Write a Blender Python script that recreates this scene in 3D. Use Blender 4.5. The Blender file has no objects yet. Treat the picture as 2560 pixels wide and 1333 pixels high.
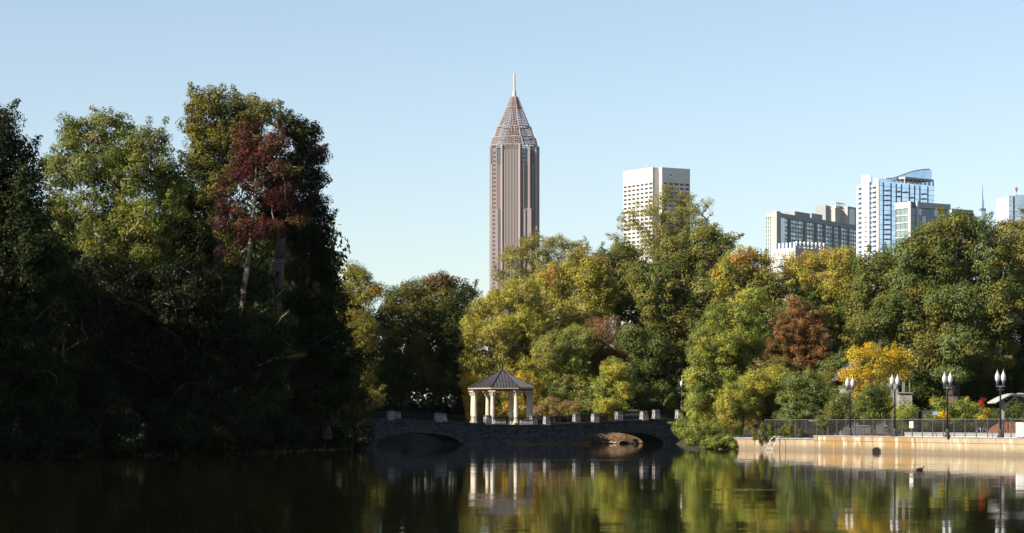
import bpy, bmesh, math, random
import numpy as np
from math import radians as R, sin, cos, pi
from mathutils import Vector, Matrix

# ------------------------------------------------------------------ camera, world, sun, exposure
scene = bpy.context.scene
F = 6300.0            # focal length in pixels of the 2560 px wide photograph
HOR = 1057.0          # horizon row
CAMH = 2.0
cam_d = bpy.data.cameras.new('camera'); cam = bpy.data.objects.new('camera', cam_d)
scene.collection.objects.link(cam); scene.camera = cam
cam.location = (0, 0, CAMH); cam.rotation_euler = (R(90), 0, 0)
cam_d.sensor_width = 36; cam_d.lens = F / 2560 * 36
cam_d.shift_y = (HOR - 666.5) / 2560
cam_d.clip_start = 0.5; cam_d.clip_end = 20000

SUN_EL = R(31); SDX, SDY = -0.883, -0.469          # towards the sun: from the left, a little from behind the camera
w = bpy.data.worlds.new("World"); scene.world = w; w.use_nodes = True
nt = w.node_tree; bg = nt.nodes['Background']
sky = nt.nodes.new('ShaderNodeTexSky'); sky.sky_type = 'NISHITA'; sky.sun_disc = False
sky.sun_elevation = SUN_EL; sky.sun_rotation = math.atan2(SDX, SDY)
sky.altitude = 300; sky.air_density = 1.0; sky.dust_density = 0.35; sky.ozone_density = 2.0
hs = nt.nodes.new('ShaderNodeHueSaturation'); hs.inputs['Saturation'].default_value = 0.84; nt.links.new(sky.outputs[0], hs.inputs['Color']); nt.links.new(hs.outputs[0], bg.inputs[0]); bg.inputs[1].default_value = 0.055
sl = bpy.data.lights.new('sun', 'SUN'); sun = bpy.data.objects.new('sun', sl); scene.collection.objects.link(sun)
sl.energy = 4.0; sl.angle = R(0.5); sl.color = (1.0, 0.90, 0.76)
sun.rotation_euler = Vector((SDX*cos(SUN_EL), SDY*cos(SUN_EL), sin(SUN_EL))).to_track_quat('Z', 'Y').to_euler()
scene.view_settings.view_transform = 'Standard'; scene.view_settings.look = 'None'
scene.view_settings.exposure = 1.5; scene.view_settings.gamma = 1.0
scene.render.engine = 'CYCLES'
scene.cycles.use_denoising = True
scene.cycles.max_bounces = 5; scene.cycles.diffuse_bounces = 3; scene.cycles.glossy_bounces = 3
scene.cycles.transparent_max_bounces = 12; scene.cycles.transmission_bounces = 2
scene.cycles.caustics_reflective = False; scene.cycles.caustics_refractive = False
scene.cycles.sample_clamp_indirect = 4.0

C = scene.collection
def PX(px, d): return (px - 1280) / F * d
def PZ(py, d): return CAMH + (HOR - py) / F * d

# ------------------------------------------------------------------ helpers
class MB:
    def __init__(s): s.v = []; s.f = []
    def quad(s, a, b, c, d):
        n = len(s.v); s.v += [a, b, c, d]; s.f.append((n, n+1, n+2, n+3))
    def box(s, x0, x1, y0, y1, z0, z1):
        n = len(s.v)
        s.v += [(x0,y0,z0),(x1,y0,z0),(x1,y1,z0),(x0,y1,z0),(x0,y0,z1),(x1,y0,z1),(x1,y1,z1),(x0,y1,z1)]
        s.f += [(n,n+3,n+2,n+1),(n+4,n+5,n+6,n+7),(n,n+1,n+5,n+4),(n+1,n+2,n+6,n+5),(n+2,n+3,n+7,n+6),(n+3,n,n+4,n+7)]
    def frustum(s, cx, cy, z0, z1, hx0, hy0, hx1, hy1, rz=0):
        n = len(s.v); c, t = cos(rz), sin(rz)
        for z, hx, hy in ((z0,hx0,hy0),(z1,hx1,hy1)):
            for a, b in ((-hx,-hy),(hx,-hy),(hx,hy),(-hx,hy)):
                s.v.append((cx+a*c-b*t, cy+a*t+b*c, z))
        s.f += [(n,n+3,n+2,n+1),(n+4,n+5,n+6,n+7),(n,n+1,n+5,n+4),(n+1,n+2,n+6,n+5),(n+2,n+3,n+7,n+6),(n+3,n,n+4,n+7)]
    def lathe(s, prof, n=12, cx=0, cy=0, rot=0):
        b = len(s.v)
        for r, z in prof:
            for k in range(n):
                a = 2*pi*k/n + rot; s.v.append((cx+r*cos(a), cy+r*sin(a), z))
        for i in range(len(prof)-1):
            for k in range(n):
                k2 = (k+1) % n
                s.f.append((b+i*n+k, b+i*n+k2, b+(i+1)*n+k2, b+(i+1)*n+k))
        s.f.append(tuple(b+k for k in reversed(range(n)))); s.f.append(tuple(b+(len(prof)-1)*n+k for k in range(n)))
    def tube(s, p0, p1, r0, r1=None, n=6):
        r1 = r0 if r1 is None else r1
        p0 = Vector(p0); p1 = Vector(p1); d = (p1-p0)
        if d.length < 1e-6: return
        d.normalize(); a = d.orthogonal().normalized(); c = d.cross(a); b = len(s.v)
        for p, r in ((p0,r0),(p1,r1)):
            for k in range(n):
                t = 2*pi*k/n; s.v.append(tuple(p + a*(r*cos(t)) + c*(r*sin(t))))
        for k in range(n): s.f.append((b+k, b+(k+1)%n, b+n+(k+1)%n, b+n+k))
        s.f.append(tuple(b+k for k in reversed(range(n)))); s.f.append(tuple(b+n+k for k in range(n)))
    def path(s, pts, r, n=6):
        for a, b in zip(pts, pts[1:]): s.tube(a, b, r, r, n)
    def prism(s, poly, h0, h1):          # poly in x,y extruded in z
        b = len(s.v); n = len(poly)
        s.v += [(x,y,h0) for x,y in poly] + [(x,y,h1) for x,y in poly]
        for k in range(n): s.f.append((b+k, b+(k+1)%n, b+n+(k+1)%n, b+n+k))
        s.f.append(tuple(b+k for k in reversed(range(n)))); s.f.append(tuple(b+n+k for k in range(n)))
    def prism_xz(s, poly, y0, y1):       # poly in x,z extruded in y
        b = len(s.v); n = len(poly)
        s.v += [(x,y0,z) for x,z in poly] + [(x,y1,z) for x,z in poly]
        for k in range(n): s.f.append((b+k, b+n+k, b+n+(k+1)%n, b+(k+1)%n))
        s.f.append(tuple(b+k for k in range(n))); s.f.append(tuple(b+n+k for k in reversed(range(n))))
    def build(s, name, m, parent=None, smooth=False, fix=False, bevel=0):
        me = bpy.data.meshes.new(name); me.from_pydata([tuple(v) for v in s.v], [], s.f)
        if fix:
            bm = bmesh.new(); bm.from_mesh(me); bmesh.ops.recalc_face_normals(bm, faces=bm.faces)
            if bevel: bmesh.ops.bevel(bm, geom=bm.edges[:], offset=bevel, segments=1, affect='EDGES')
            bm.to_mesh(me); bm.free()
        if smooth: me.shade_smooth()
        me.materials.append(m); o = bpy.data.objects.new(name, me); C.objects.link(o)
        if parent: o.parent = parent
        return o

def tag(o, label=None, cat=None, group=None, kind=None):
    if label: o['label'] = label
    if cat: o['category'] = cat
    if group: o['group'] = group
    if kind: o['kind'] = kind
    return o
def empty(name, loc, rz=0, label=None, cat=None, group=None):
    o = bpy.data.objects.new(name, None); C.objects.link(o); o.location = loc; o.rotation_euler = (0,0,rz)
    return tag(o, label, cat, group)
def copy_tree(o, parent=None):
    c = o.copy(); C.objects.link(c); c.parent = parent
    for ch in list(o.children): copy_tree(ch, c)
    return c
def mesh_copy(o, loc, parent):
    c = o.copy(); C.objects.link(c); c.parent = parent; c.location = loc; return c

# ------------------------------------------------------------------ materials
MATS = {}
def mat(name, col, rough=0.7, col2=None, scale=1.0, bump=0.0, bscale=None, spec=0.3, metal=0.0, detail=6, lo=0.35, hi=0.65, stretch=(1,1,1)):
    if name in MATS: return MATS[name]
    m = bpy.data.materials.new(name); m.use_nodes = True; n = m.node_tree; p = n.nodes['Principled BSDF']
    p.inputs['Roughness'].default_value = rough; p.inputs['Specular IOR Level'].default_value = spec
    p.inputs['Metallic'].default_value = metal; p.inputs['Base Color'].default_value = (*col, 1)
    tc = n.nodes.new('ShaderNodeTexCoord'); mp = n.nodes.new('ShaderNodeMapping'); mp.inputs['Scale'].default_value = stretch
    n.links.new(tc.outputs['Object'], mp.inputs[0])
    if col2:
        t = n.nodes.new('ShaderNodeTexNoise'); t.inputs['Scale'].default_value = scale; t.inputs['Detail'].default_value = detail
        n.links.new(mp.outputs[0], t.inputs['Vector'])
        r = n.nodes.new('ShaderNodeValToRGB'); r.color_ramp.elements[0].position = lo; r.color_ramp.elements[1].position = hi
        r.color_ramp.elements[0].color = (*col, 1); r.color_ramp.elements[1].color = (*col2, 1)
        n.links.new(t.outputs['Fac'], r.inputs[0]); n.links.new(r.outputs[0], p.inputs['Base Color'])
    if bump:
        t2 = n.nodes.new('ShaderNodeTexNoise'); t2.inputs['Scale'].default_value = bscale or scale*4; t2.inputs['Detail'].default_value = 6
        n.links.new(mp.outputs[0], t2.inputs['Vector'])
        b = n.nodes.new('ShaderNodeBump'); b.inputs['Strength'].default_value = bump; b.inputs['Distance'].default_value = 0.05
        n.links.new(t2.outputs['Fac'], b.inputs['Height']); n.links.new(b.outputs[0], p.inputs['Normal'])
    MATS[name] = m; return m

def leaf_material():
    m = bpy.data.materials.new('leaves'); m.use_nodes = True; n = m.node_tree; n.nodes.clear()
    out = n.nodes.new('ShaderNodeOutputMaterial'); at = n.nodes.new('ShaderNodeAttribute'); at.attribute_name = 'leafcol'
    d = n.nodes.new('ShaderNodeBsdfDiffuse'); t = n.nodes.new('ShaderNodeBsdfTranslucent'); g = n.nodes.new('ShaderNodeBsdfGlossy')
    g.inputs['Roughness'].default_value = 0.5; g.inputs['Color'].default_value = (0.5,0.5,0.45,1)
    m1 = n.nodes.new('ShaderNodeMixShader'); m1.inputs[0].default_value = 0.38
    m2 = n.nodes.new('ShaderNodeMixShader'); m2.inputs[0].default_value = 0.012
    n.links.new(at.outputs['Color'], d.inputs[0]); n.links.new(at.outputs['Color'], t.inputs[0])
    n.links.new(d.outputs[0], m1.inputs[1]); n.links.new(t.outputs[0], m1.inputs[2])
    n.links.new(m1.outputs[0], m2.inputs[1]); n.links.new(g.outputs[0], m2.inputs[2]); n.links.new(m2.outputs[0], out.inputs[0])
    return m
LEAF = leaf_material()
BARK = mat('bark', (0.05,0.04,0.032), 0.9, (0.11,0.09,0.075), 3, 0.6, 8)
BARK_PALE = mat('bark_pale', (0.22,0.17,0.14), 0.9, (0.36,0.29,0.25), 2, 0.5, 8)

BARK_MID = mat('bark_grey', (0.12,0.095,0.08), 0.9, (0.22,0.18,0.155), 2, 0.5, 8)
# ------------------------------------------------------------------ foliage
rng = np.random.default_rng(7)
def unit(a): return a / (np.linalg.norm(a, axis=1, keepdims=True) + 1e-9)

def leaf_mesh(name, cen, rad, out, cols, n_leaf, size, flat=0.75, parent=None, droop=0.0, kind=None, upb=0.5):
    """cen (N,3) clump centres, rad (N) radii, out (N,3) outward direction, cols (N,3) colour of each clump"""
    N = len(cen); cnt = np.maximum(5, n_leaf*(rad/np.median(rad))**1.8).astype(int)
    idx = np.repeat(np.arange(N), cnt); M = len(idx)
    d = unit(rng.normal(size=(M,3))); rr = rng.random(M)**0.35
    off = d * rr[:,None] * rad[idx][:,None]; off[:,2] *= flat
    off[:,2] -= droop * (off[:,0]**2 + off[:,1]**2) / (rad[idx]+1e-6)
    p = cen[idx] + off
    nrm = unit(out[idx]*0.35 + d*0.95 + np.array([0,0,upb*.7]) + rng.normal(size=(M,3))*0.42)
    t = unit(np.cross(nrm, rng.normal(size=(M,3)))); b = np.cross(nrm, t)
    L = size * rng.uniform(0.6, 1.35, M)[:,None]; W = L * rng.uniform(0.45, 0.8, M)[:,None]
    fold = nrm * L * rng.uniform(-0.15, 0.25, (M,1))
    V = np.empty((M,4,3), dtype=np.float32)
    V[:,0] = p - t*L*0.5; V[:,1] = p + b*W*0.5 + fold*0.5 - t*L*0.08; V[:,2] = p + t*L*0.5; V[:,3] = p - b*W*0.5 + fold*0.5 + t*L*0.06
    me = bpy.data.meshes.new(name)
    me.vertices.add(M*4); me.vertices.foreach_set('co', V.reshape(-1))
    me.loops.add(M*4); me.loops.foreach_set('vertex_index', np.arange(M*4, dtype=np.int32))
    me.polygons.add(M); me.polygons.foreach_set('loop_start', np.arange(0, M*4, 4, dtype=np.int32))
    me.update(calc_edges=True)
    lc = cols[idx] * rng.uniform(0.82, 1.2, (M,1)) * rng.uniform(0.93, 1.07, (M,3))
    ca = np.ones((M,4), dtype=np.float32); ca[:,:3] = np.clip(lc, 0, 1)
    a = me.attributes.new('leafcol', 'FLOAT_COLOR', 'FACE'); a.data.foreach_set('color', ca.reshape(-1))
    me.materials.append(LEAF)
    o = bpy.data.objects.new(name, me); C.objects.link(o)
    if parent: o.parent = parent
    return o

def sample_clumps(lobes, rc, shell=0.5, gap=0.75, jitter=0.25, fill=1.0):
    """lobes: (x,y,z,rx,ry,rz) -> thinned clump centres on and inside the lobes' outer shells, and their outward directions"""
    L = np.array(lobes, dtype=float)
    # knobs: smaller lobes pushed out of each lobe's surface so that the outline is uneven
    kn = []
    for l in L:
        for _ in range(7):
            d = unit(rng.normal(size=(1,3)))[0]; d[2] = d[2]*0.8 + 0.15
            s = rng.uniform(0.28, 0.5)
            kn.append([l[0]+d[0]*l[3]*0.8, l[1]+d[1]*l[4]*0.8, l[2]+d[2]*l[5]*0.8, l[3]*s, l[4]*s, l[5]*s])
    A = np.vstack([L, np.array(kn)])
    pts = []; outs = []
    for i, l in enumerate(A):
        area = 4*pi*((l[3]*l[4]+l[3]*l[5]+l[4]*l[5])/3)
        n = int(max(4, area / (rc*rc) * 3.2))
        d = unit(rng.normal(size=(n,3))); r = shell + (1-shell)*rng.random(n)**0.6
        p = l[:3] + d*l[3:6]*r[:,None]*0.95
        pts.append(p); outs.append(unit(d/l[3:6]))
    P = np.vstack(pts); O = np.vstack(outs)
    inside = np.zeros(len(P), bool)
    for l in L:
        q = (P - l[:3]) / l[3:6]; inside |= (np.linalg.norm(q, axis=1) < shell)
    keep = ~inside; P = P[keep]; O = O[keep]
    perm = rng.permutation(len(P)); P = P[perm]; O = O[perm]
    mind = rc*gap; cell = {}; sel = []
    for i, p in enumerate(P):
        key = (int(p[0]//mind), int(p[1]//mind), int(p[2]//mind)); ok = True
        for a in (-1,0,1):
            for b in (-1,0,1):
                for c in (-1,0,1):
                    for j in cell.get((key[0]+a,key[1]+b,key[2]+c), ()):
                        if (P[j,0]-p[0])**2+(P[j,1]-p[1])**2+(P[j,2]-p[2])**2 < mind*mind: ok = False; break
                    if not ok: break
                if not ok: break
            if not ok: break
        if ok: cell.setdefault(key, []).append(i); sel.append(i)
    P = P[sel]; O = O[sel]
    if fill < 1: 
        k = rng.random(len(P)) < fill; P = P[k]; O = O[k]
    return P, O

def smooth_noise(P, s, seed):
    r = np.random.default_rng(seed); v = np.zeros(len(P))
    for _ in range(5):
        k = r.normal(size=3)/s; v += np.sin(P@k*2.2 + r.uniform(0, 6.28))
    return v/5*1.6

def palette_cols(P, pal, seed, zr, accent_top=0.0, spread=2.5):
    """pal: list of (rgb, weight) ; noise picks the colour of every clump; the last entry is pushed to the top of the crown by accent_top"""
    cols = np.array([c for c, _ in pal]); ws = np.array([w_ for _, w_ in pal], float); ws /= ws.sum(); cum = np.cumsum(ws)
    u = smooth_noise(P, spread, seed)*0.5 + rng.normal(size=len(P))*0.35
    u = 0.5*(1+np.tanh(u*1.1)); zt = (P[:,2]-zr[0])/(zr[1]-zr[0]+1e-6)
    u = np.clip(u + accent_top*(zt-0.55), 0, 0.999)
    i = np.searchsorted(cum, u); c = cols[np.clip(i, 0, len(cols)-1)]
    return c * (1 + 0.18*smooth_noise(P, 1.2, seed+5))[:,None].clip(0.6, 1.5)

def trunk_mesh(root, base, top, P, rt, m, frac=0.3, bend=0.03, seed=0, nodes_max=170, lean=None):
    r = np.random.default_rng(seed)
    base = np.array(base, float); top = np.array(top, float); H = np.linalg.norm(top-base)
    N = [base]; par = [-1]; K = 8; ph = r.uniform(0, 6, 2)
    for i in range(1, K+1):
        t = i/K; p = base + (top-base)*t + np.array([sin(t*4+ph[0]), sin(t*3.3+ph[1]), 0])*H*bend*t
        N.append(p); par.append(i-1)
    nb = len(N); sel = r.permutation(len(P))[:min(nodes_max, int(len(P)*frac))]
    mid = N[K//2]; order = sorted(sel, key=lambda j: np.linalg.norm(P[j]-mid))
    for j in order:
        p = P[j]; A = np.array(N); dv = p - A; dist = np.linalg.norm(dv, axis=1)
        cost = dist + np.maximum(0, A[:,2] - (p[2] - 0.25*np.hypot(dv[:,0], dv[:,1])))*1.5
        cost[:2] += 5; a = int(np.argmin(cost))
        q = (A[a]+p)/2 + r.normal(size=3)*dist[a]*0.07; q[2] += dist[a]*0.04
        N.append(q); par.append(a); N.append(p); par.append(len(N)-2)
    n = len(N); area = np.full(n, 0.0); ch = np.zeros(n, int)
    for i in range(1, n): ch[par[i]] += 1
    for i in range(n-1, 0, -1):
        if ch[i] == 0: area[i] = 1.0
        area[par[i]] += area[i]
    rad = rt*np.sqrt(area/area[0]); rad = np.maximum(rad, 0.022)
    for i in range(K+1): rad[i] = max(rad[i], rt*(1-0.6*i/K))
    rad[0] *= 1.35
    mb = MB()
    for i in range(1, n):
        a = par[i]; r0 = min(rad[a], rad[i]*1.35) if i > K else rad[a]
        mb.tube(N[a], N[i], r0, rad[i], 7 if rad[i] > 0.12 else 4)
    return mb.build('trunk', m, root, smooth=True)

LEAVES, LSIZE, BR0 = 2.9, 0.62, 1.0
def tree(name, label, d, lobes, pal, cat='tree', group=None, base=None, ground=1.4, rc=0.85, n_leaf=46, size=0.30, shell=0.5, gap=0.72,
         fill=1.0, rt=0.28, bark=None, accent=0.0, depth=0.95, droop=0.0, frac=0.3, seed=None, spread=2.5, dj=0.25, flat=0.75, trunk=True, topfrac=0.72, nodes_max=170, upb=0.5, bright=1.0, holes=0.28, sprigs=0.2):
    """lobes in photograph pixels (px, py, rx[, rz[, dd]]) at distance d"""
    global rng
    seed = seed if seed is not None else abs(hash_str(label)) % 9999
    rng = np.random.default_rng(seed)
    s = d/F; W = []
    for i, l in enumerate(lobes):
        px, py, rx = l[:3]; rz = l[3] if len(l) > 3 else rx; dd = l[4] if len(l) > 4 else rng.uniform(-1,1)*dj*rx*s*2
        W.append([PX(px,d), d+dd, PZ(py,d), rx*s, max(min(1.0, rx*s*1.6), max(rx,rz)*s*depth), rz*s])
    W = np.array(W)
    if base is None: base = (W[:,0]*W[:,3]).sum()/W[:,3].sum()
    else: base = PX(base, d)
    root = empty(name, (base, d, ground), 0, label, cat, group)
    W[:,0] -= base; W[:,1] -= d; W[:,2] -= ground
    P, O = sample_clumps(W, rc, shell, gap, fill=fill)
    if shell > 0: 
        k = P[:,2] > 0.15; P = P[k]; O = O[k]
    zr = (P[:,2].min(), P[:,2].max())
    cols = palette_cols(P, pal, seed, zr, accent, spread)*bright*BR0
    if holes > 0:
        k = smooth_noise(P, 1.3, seed+11) > -1.2+holes
        P = P[k]; O = O[k]; cols = cols[k]
    rad = rc*rng.uniform(0.5, 1.25, len(P))
    if sprigs > 0:                 # small loose sprays standing out of the crown
        k = (rng.random(len(P)) < sprigs) & (O[:,2] > -0.5); m_ = k.sum()
        dirs = unit(O[k] + rng.normal(size=(m_,3))*0.45 + np.array([0,0,.35]))
        for st in (0.85, 1.25):
            P = np.vstack([P, P[:len(k)][k] + dirs*rc*st]); O = np.vstack([O, dirs]); cols = np.vstack([cols, cols[:len(k)][k]]); rad = np.append(rad, rc*rng.uniform(.28,.42,m_)*(1.5-st*.4))
    if trunk:
        tx = np.average(W[:,0], weights=W[:,3]*W[:,5]); zt = zr[0]+(zr[1]-zr[0])*topfrac
        trunk_mesh(root, (0,0,-0.6), (tx*0.8, 0, zt), P, rt, bark or BARK, frac, seed=seed, nodes_max=nodes_max)
    leaf_mesh('crown', P, rad, O, cols, int(n_leaf*LEAVES), size*LSIZE, flat, root, droop, upb=upb)
    return root
def hash_str(s_):
    h = 7
    for ch in s_: h = (h*31 + ord(ch)) % 1000003
    return h

# leaf colours; DD and D2 carry the left wood's shade in the colour
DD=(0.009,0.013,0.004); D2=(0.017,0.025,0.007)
DG=(0.032,0.045,0.010); G=(0.075,0.092,0.023); OL=(0.135,0.125,0.030); YG=(0.235,0.21,0.036); LG=(0.165,0.185,0.036)
GO=(0.38,0.23,0.022); YE=(0.40,0.275,0.018); OR=(0.36,0.15,0.03); RU=(0.13,0.072,0.027); RD=(0.15,0.038,0.032); BR=(0.15,0.088,0.035); SG=(0.11,0.135,0.045)
OLB=(0.185,0.170,0.046)
GRP = 'trees around the lake'

# ------------------------------------------------------------------ terrain, water
lake = [(-75,3),(95,3),(62,80),(43.6,107.3),(22.8,181.3),(16.8,192.4),(15.2,200),(14.6,215),(15.5,243),(9,246),(2,250),(-6,252),(-11,262),(-22,266),(-20,243),(-14.5,232),(-13.5,215),(-14,196),(-16,176),(-24,160),(-40,151),(-80,140)]
LK = np.array(lake, float)
def lake_sd(X, Y):          # > 0 outside the lake
    dmin = np.full(X.shape, 1e9); ins = np.zeros(X.shape, bool); n = len(LK)
    for i in range(n):
        x0,y0 = LK[i]; x1,y1 = LK[(i+1)%n]; ex,ey = x1-x0,y1-y0
        t = np.clip(((X-x0)*ex+(Y-y0)*ey)/(ex*ex+ey*ey),0,1)
        dmin = np.minimum(dmin, np.hypot(X-(x0+t*ex), Y-(y0+t*ey)))
        c = ((y0>Y)!=(y1>Y)); xi = x0+(Y-y0)*ex/np.where(ey==0,1e-9,ey); ins ^= c & (X<xi)
    return np.where(ins, -dmin, dmin)
def ground_h(X, Y):
    sd = lake_sd(X, Y)
    h = np.where(sd < 0, np.maximum(-1.6, sd*0.8), np.minimum(0.95, sd*0.55))
    h = h + np.where(sd > 0, np.clip((Y-228)/40, 0, 1)*np.clip(sd/12,0,1)*2.4, 0) + np.where(sd>0, np.clip((Y-290)/500,0,1)*6, 0)
    pool = (sd > 0) & (Y > 120) & (Y < 200) & (X > 14)
    h = np.where(pool & (h > 0.98), 0.98, h)
    h = h + 0.12*np.sin(X*0.31+1)*np.sin(Y*0.27)*np.clip((sd-3)/6,0,1)*(~pool)
    return h
xs = np.concatenate([np.linspace(-6000,-120,24), np.arange(-110,-30,4.0), np.arange(-28,48,1.0), np.arange(50,130,4.0), np.linspace(140,6000,24)])
ys = np.concatenate([np.linspace(-200,0,6), np.arange(3,140,4.0), np.arange(141,275,1.0), np.arange(277,340,6.0), np.linspace(350,9000,24)])
GX, GY = np.meshgrid(xs, ys); GZ = ground_h(GX, GY)
mb = MB(); mb.v = list(zip(GX.ravel().tolist(), GY.ravel().tolist(), GZ.ravel().tolist()))
nx = len(xs)
mb.f = [(j*nx+i, j*nx+i+1, (j+1)*nx+i+1, (j+1)*nx+i) for j in range(len(ys)-1) for i in range(nx-1)]
ground_m = mat('ground_soil', (0.020,0.016,0.010), 0.95, (0.028,0.036,0.011), 0.12, 0.6, 3)
tag(mb.build('ground', ground_m, smooth=True), kind='structure')

def water_material():
    m = bpy.data.materials.new('lake_water'); m.use_nodes = True; n = m.node_tree; p = n.nodes['Principled BSDF']
    p.inputs['Base Color'].default_value = (0.0045,0.0045,0.0012,1); p.inputs['Roughness'].default_value = 0.035
    p.inputs['IOR'].default_value = 1.33; p.inputs['Specular IOR Level'].default_value = 0.5
    geo = n.nodes.new('ShaderNodeNewGeometry')
    def noise(scale, stretch, detail=2):
        mp = n.nodes.new('ShaderNodeMapping'); mp.inputs['Scale'].default_value = stretch
        t = n.nodes.new('ShaderNodeTexNoise'); t.inputs['Scale'].default_value = scale; t.inputs['Detail'].default_value = detail
        n.links.new(geo.outputs['Position'], mp.inputs[0]); n.links.new(mp.outputs[0], t.inputs['Vector']); return t
    def vm(op, a, b=None):
        v = n.nodes.new('ShaderNodeVectorMath'); v.operation = op
        for i, x in enumerate((a, b)):
            if x is None: continue
            if isinstance(x, (tuple, float)): v.inputs[i].default_value = x if isinstance(x, tuple) else (x,x,x)
            else: n.links.new(x, v.inputs[i])
        return v.outputs[0]
    a = noise(1.0, (1.6, 2.6, 1)); b = noise(1.0, (0.22, 0.45, 1)); patch = noise(1.0, (0.035, 0.10, 1), 4)
    r = n.nodes.new('ShaderNodeMapRange'); r.inputs[1].default_value = 0.52; r.inputs[2].default_value = 0.66; r.inputs[3].default_value = 0.008; r.inputs[4].default_value = 0.02
    n.links.new(patch.outputs['Fac'], r.inputs[0])
    amp = r.outputs[0]
    for cx, cy, rx, ry, k in ((PX(1500,135),135,4.3,1.6,.30),(PX(1845,75),75,1.25,1.2,.40),(PX(1000,100),100,7,3,.02),(PX(2350,120),120,6,5,.03)):
        q = vm('SUBTRACT', geo.outputs['Position'], (cx,cy,0.0)); q = vm('MULTIPLY', q, (1/rx,1/ry,0.0))
        ln = n.nodes.new('ShaderNodeVectorMath'); ln.operation = 'LENGTH'; n.links.new(q, ln.inputs[0])
        ad0 = n.nodes.new('ShaderNodeMath'); ad0.operation = 'ADD'; n.links.new(ln.outputs['Value'], ad0.inputs[0]); n.links.new(b.outputs['Fac'], ad0.inputs[1])
        mr_ = n.nodes.new('ShaderNodeMapRange'); mr_.inputs[1].default_value = 1.5; mr_.inputs[2].default_value = 0.9; mr_.inputs[3].default_value = 0; mr_.inputs[4].default_value = k; n.links.new(ad0.outputs[0], mr_.inputs[0])
        ad1 = n.nodes.new('ShaderNodeMath'); ad1.operation = 'ADD'; n.links.new(amp, ad1.inputs[0]); n.links.new(mr_.outputs[0], ad1.inputs[1]); amp = ad1.outputs[0]
    va = vm('SUBTRACT', a.outputs['Color'], (0.5,0.5,0.5)); vb = vm('SUBTRACT', b.outputs['Color'], (0.5,0.5,0.5))
    s1 = n.nodes.new('ShaderNodeVectorMath'); s1.operation = 'SCALE'; n.links.new(va, s1.inputs[0]); n.links.new(amp, s1.inputs['Scale'])
    s2 = n.nodes.new('ShaderNodeVectorMath'); s2.operation = 'SCALE'; n.links.new(vb, s2.inputs[0]); s2.inputs['Scale'].default_value = 0.006
    sm = vm('ADD', s1.outputs[0], s2.outputs[0]); sm = vm('MULTIPLY', sm, (1.0,1.0,0.0)); sm = vm('ADD', sm, (0.0,0.0,1.0)); nn = vm('NORMALIZE', sm)
    n.links.new(nn, p.inputs['Normal']); return m
mb = MB(); mb.quad((-90,-5,0),(110,-5,0),(110,275,0),(-90,275,0))
tag(mb.build('water', water_material()), kind='structure')

# ------------------------------------------------------------------ stone bridge
def masonry(name, c1, c2, mortar, scale=1.0, rough=0.9):
    m = bpy.data.materials.new(name); m.use_nodes = True; n = m.node_tree; p = n.nodes['Principled BSDF']; p.inputs['Roughness'].default_value = rough
    tc = n.nodes.new('ShaderNodeTexCoord'); sep = n.nodes.new('ShaderNodeSeparateXYZ'); cmb = n.nodes.new('ShaderNodeCombineXYZ')
    ad = n.nodes.new('ShaderNodeMath'); ad.operation = 'ADD'
    n.links.new(tc.outputs['Object'], sep.inputs[0]); n.links.new(sep.outputs[0], ad.inputs[0]); n.links.new(sep.outputs[1], ad.inputs[1])
    nz = n.nodes.new('ShaderNodeTexNoise'); nz.inputs['Scale'].default_value = 1.6
    n.links.new(tc.outputs['Object'], nz.inputs['Vector'])
    ms = n.nodes.new('ShaderNodeMath'); ms.operation = 'MULTIPLY_ADD'; ms.inputs[1].default_value = 0.5; n.links.new(nz.outputs['Fac'], ms.inputs[0]); n.links.new(sep.outputs[2], ms.inputs[2])
    n.links.new(ad.outputs[0], cmb.inputs[0]); n.links.new(ms.outputs[0], cmb.inputs[1])
    b = n.nodes.new('ShaderNodeTexBrick'); b.inputs['Color1'].default_value = (*c1,1); b.inputs['Color2'].default_value = (*c2,1); b.inputs['Mortar'].default_value = (*mortar,1)
    b.inputs['Scale'].default_value = scale; b.inputs['Mortar Size'].default_value = 0.015; b.inputs['Brick Width'].default_value = 0.48; b.inputs['Row Height'].default_value = 0.24
    b.offset_frequency = 2; b.squash_frequency = 3; b.squash = 0.6; b.inputs['Bias'].default_value = -0.2
    n.links.new(cmb.outputs[0], b.inputs['Vector'])
    n2 = n.nodes.new('ShaderNodeTexNoise'); n2.inputs['Scale'].default_value = 4; n2.inputs['Detail'].default_value = 8; n.links.new(tc.outputs['Object'], n2.inputs['Vector'])
    mx = n.nodes.new('ShaderNodeMix'); mx.data_type = 'RGBA'; mx.blend_type = 'MULTIPLY'; mx.inputs[0].default_value = 0.7
    rp = n.nodes.new('ShaderNodeValToRGB'); rp.color_ramp.elements[0].color = (0.45,0.45,0.45,1); rp.color_ramp.elements[1].color = (1.3,1.3,1.3,1); rp.color_ramp.elements[0].position = .3; rp.color_ramp.elements[1].position = .7
    n.links.new(n2.outputs['Fac'], rp.inputs[0]); n.links.new(b.outputs['Color'], mx.inputs[6]); n.links.new(rp.outputs[0], mx.inputs[7]); n.links.new(mx.outputs[2], p.inputs['Base Color'])
    bp = n.nodes.new('ShaderNodeBump'); bp.inputs['Strength'].default_value = 0.8; bp.inputs['Distance'].default_value = 0.04; bp.invert = True
    n.links.new(b.outputs['Fac'], bp.inputs['Height']); n.links.new(bp.outputs[0], p.inputs['Normal']); return m
STONE = masonry('bridge_stone', (0.075,0.08,0.09), (0.018,0.020,0.024), (0.010,0.010,0.011), 1.0)
COPING = mat('coping_stone', (0.035,0.034,0.034), 0.9, (0.085,0.082,0.08), 2.5, 0.5)
PIERST = masonry('pier_stone', (0.34,0.33,0.32), (0.20,0.195,0.19), (0.12,0.11,0.10), 1.3)
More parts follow.
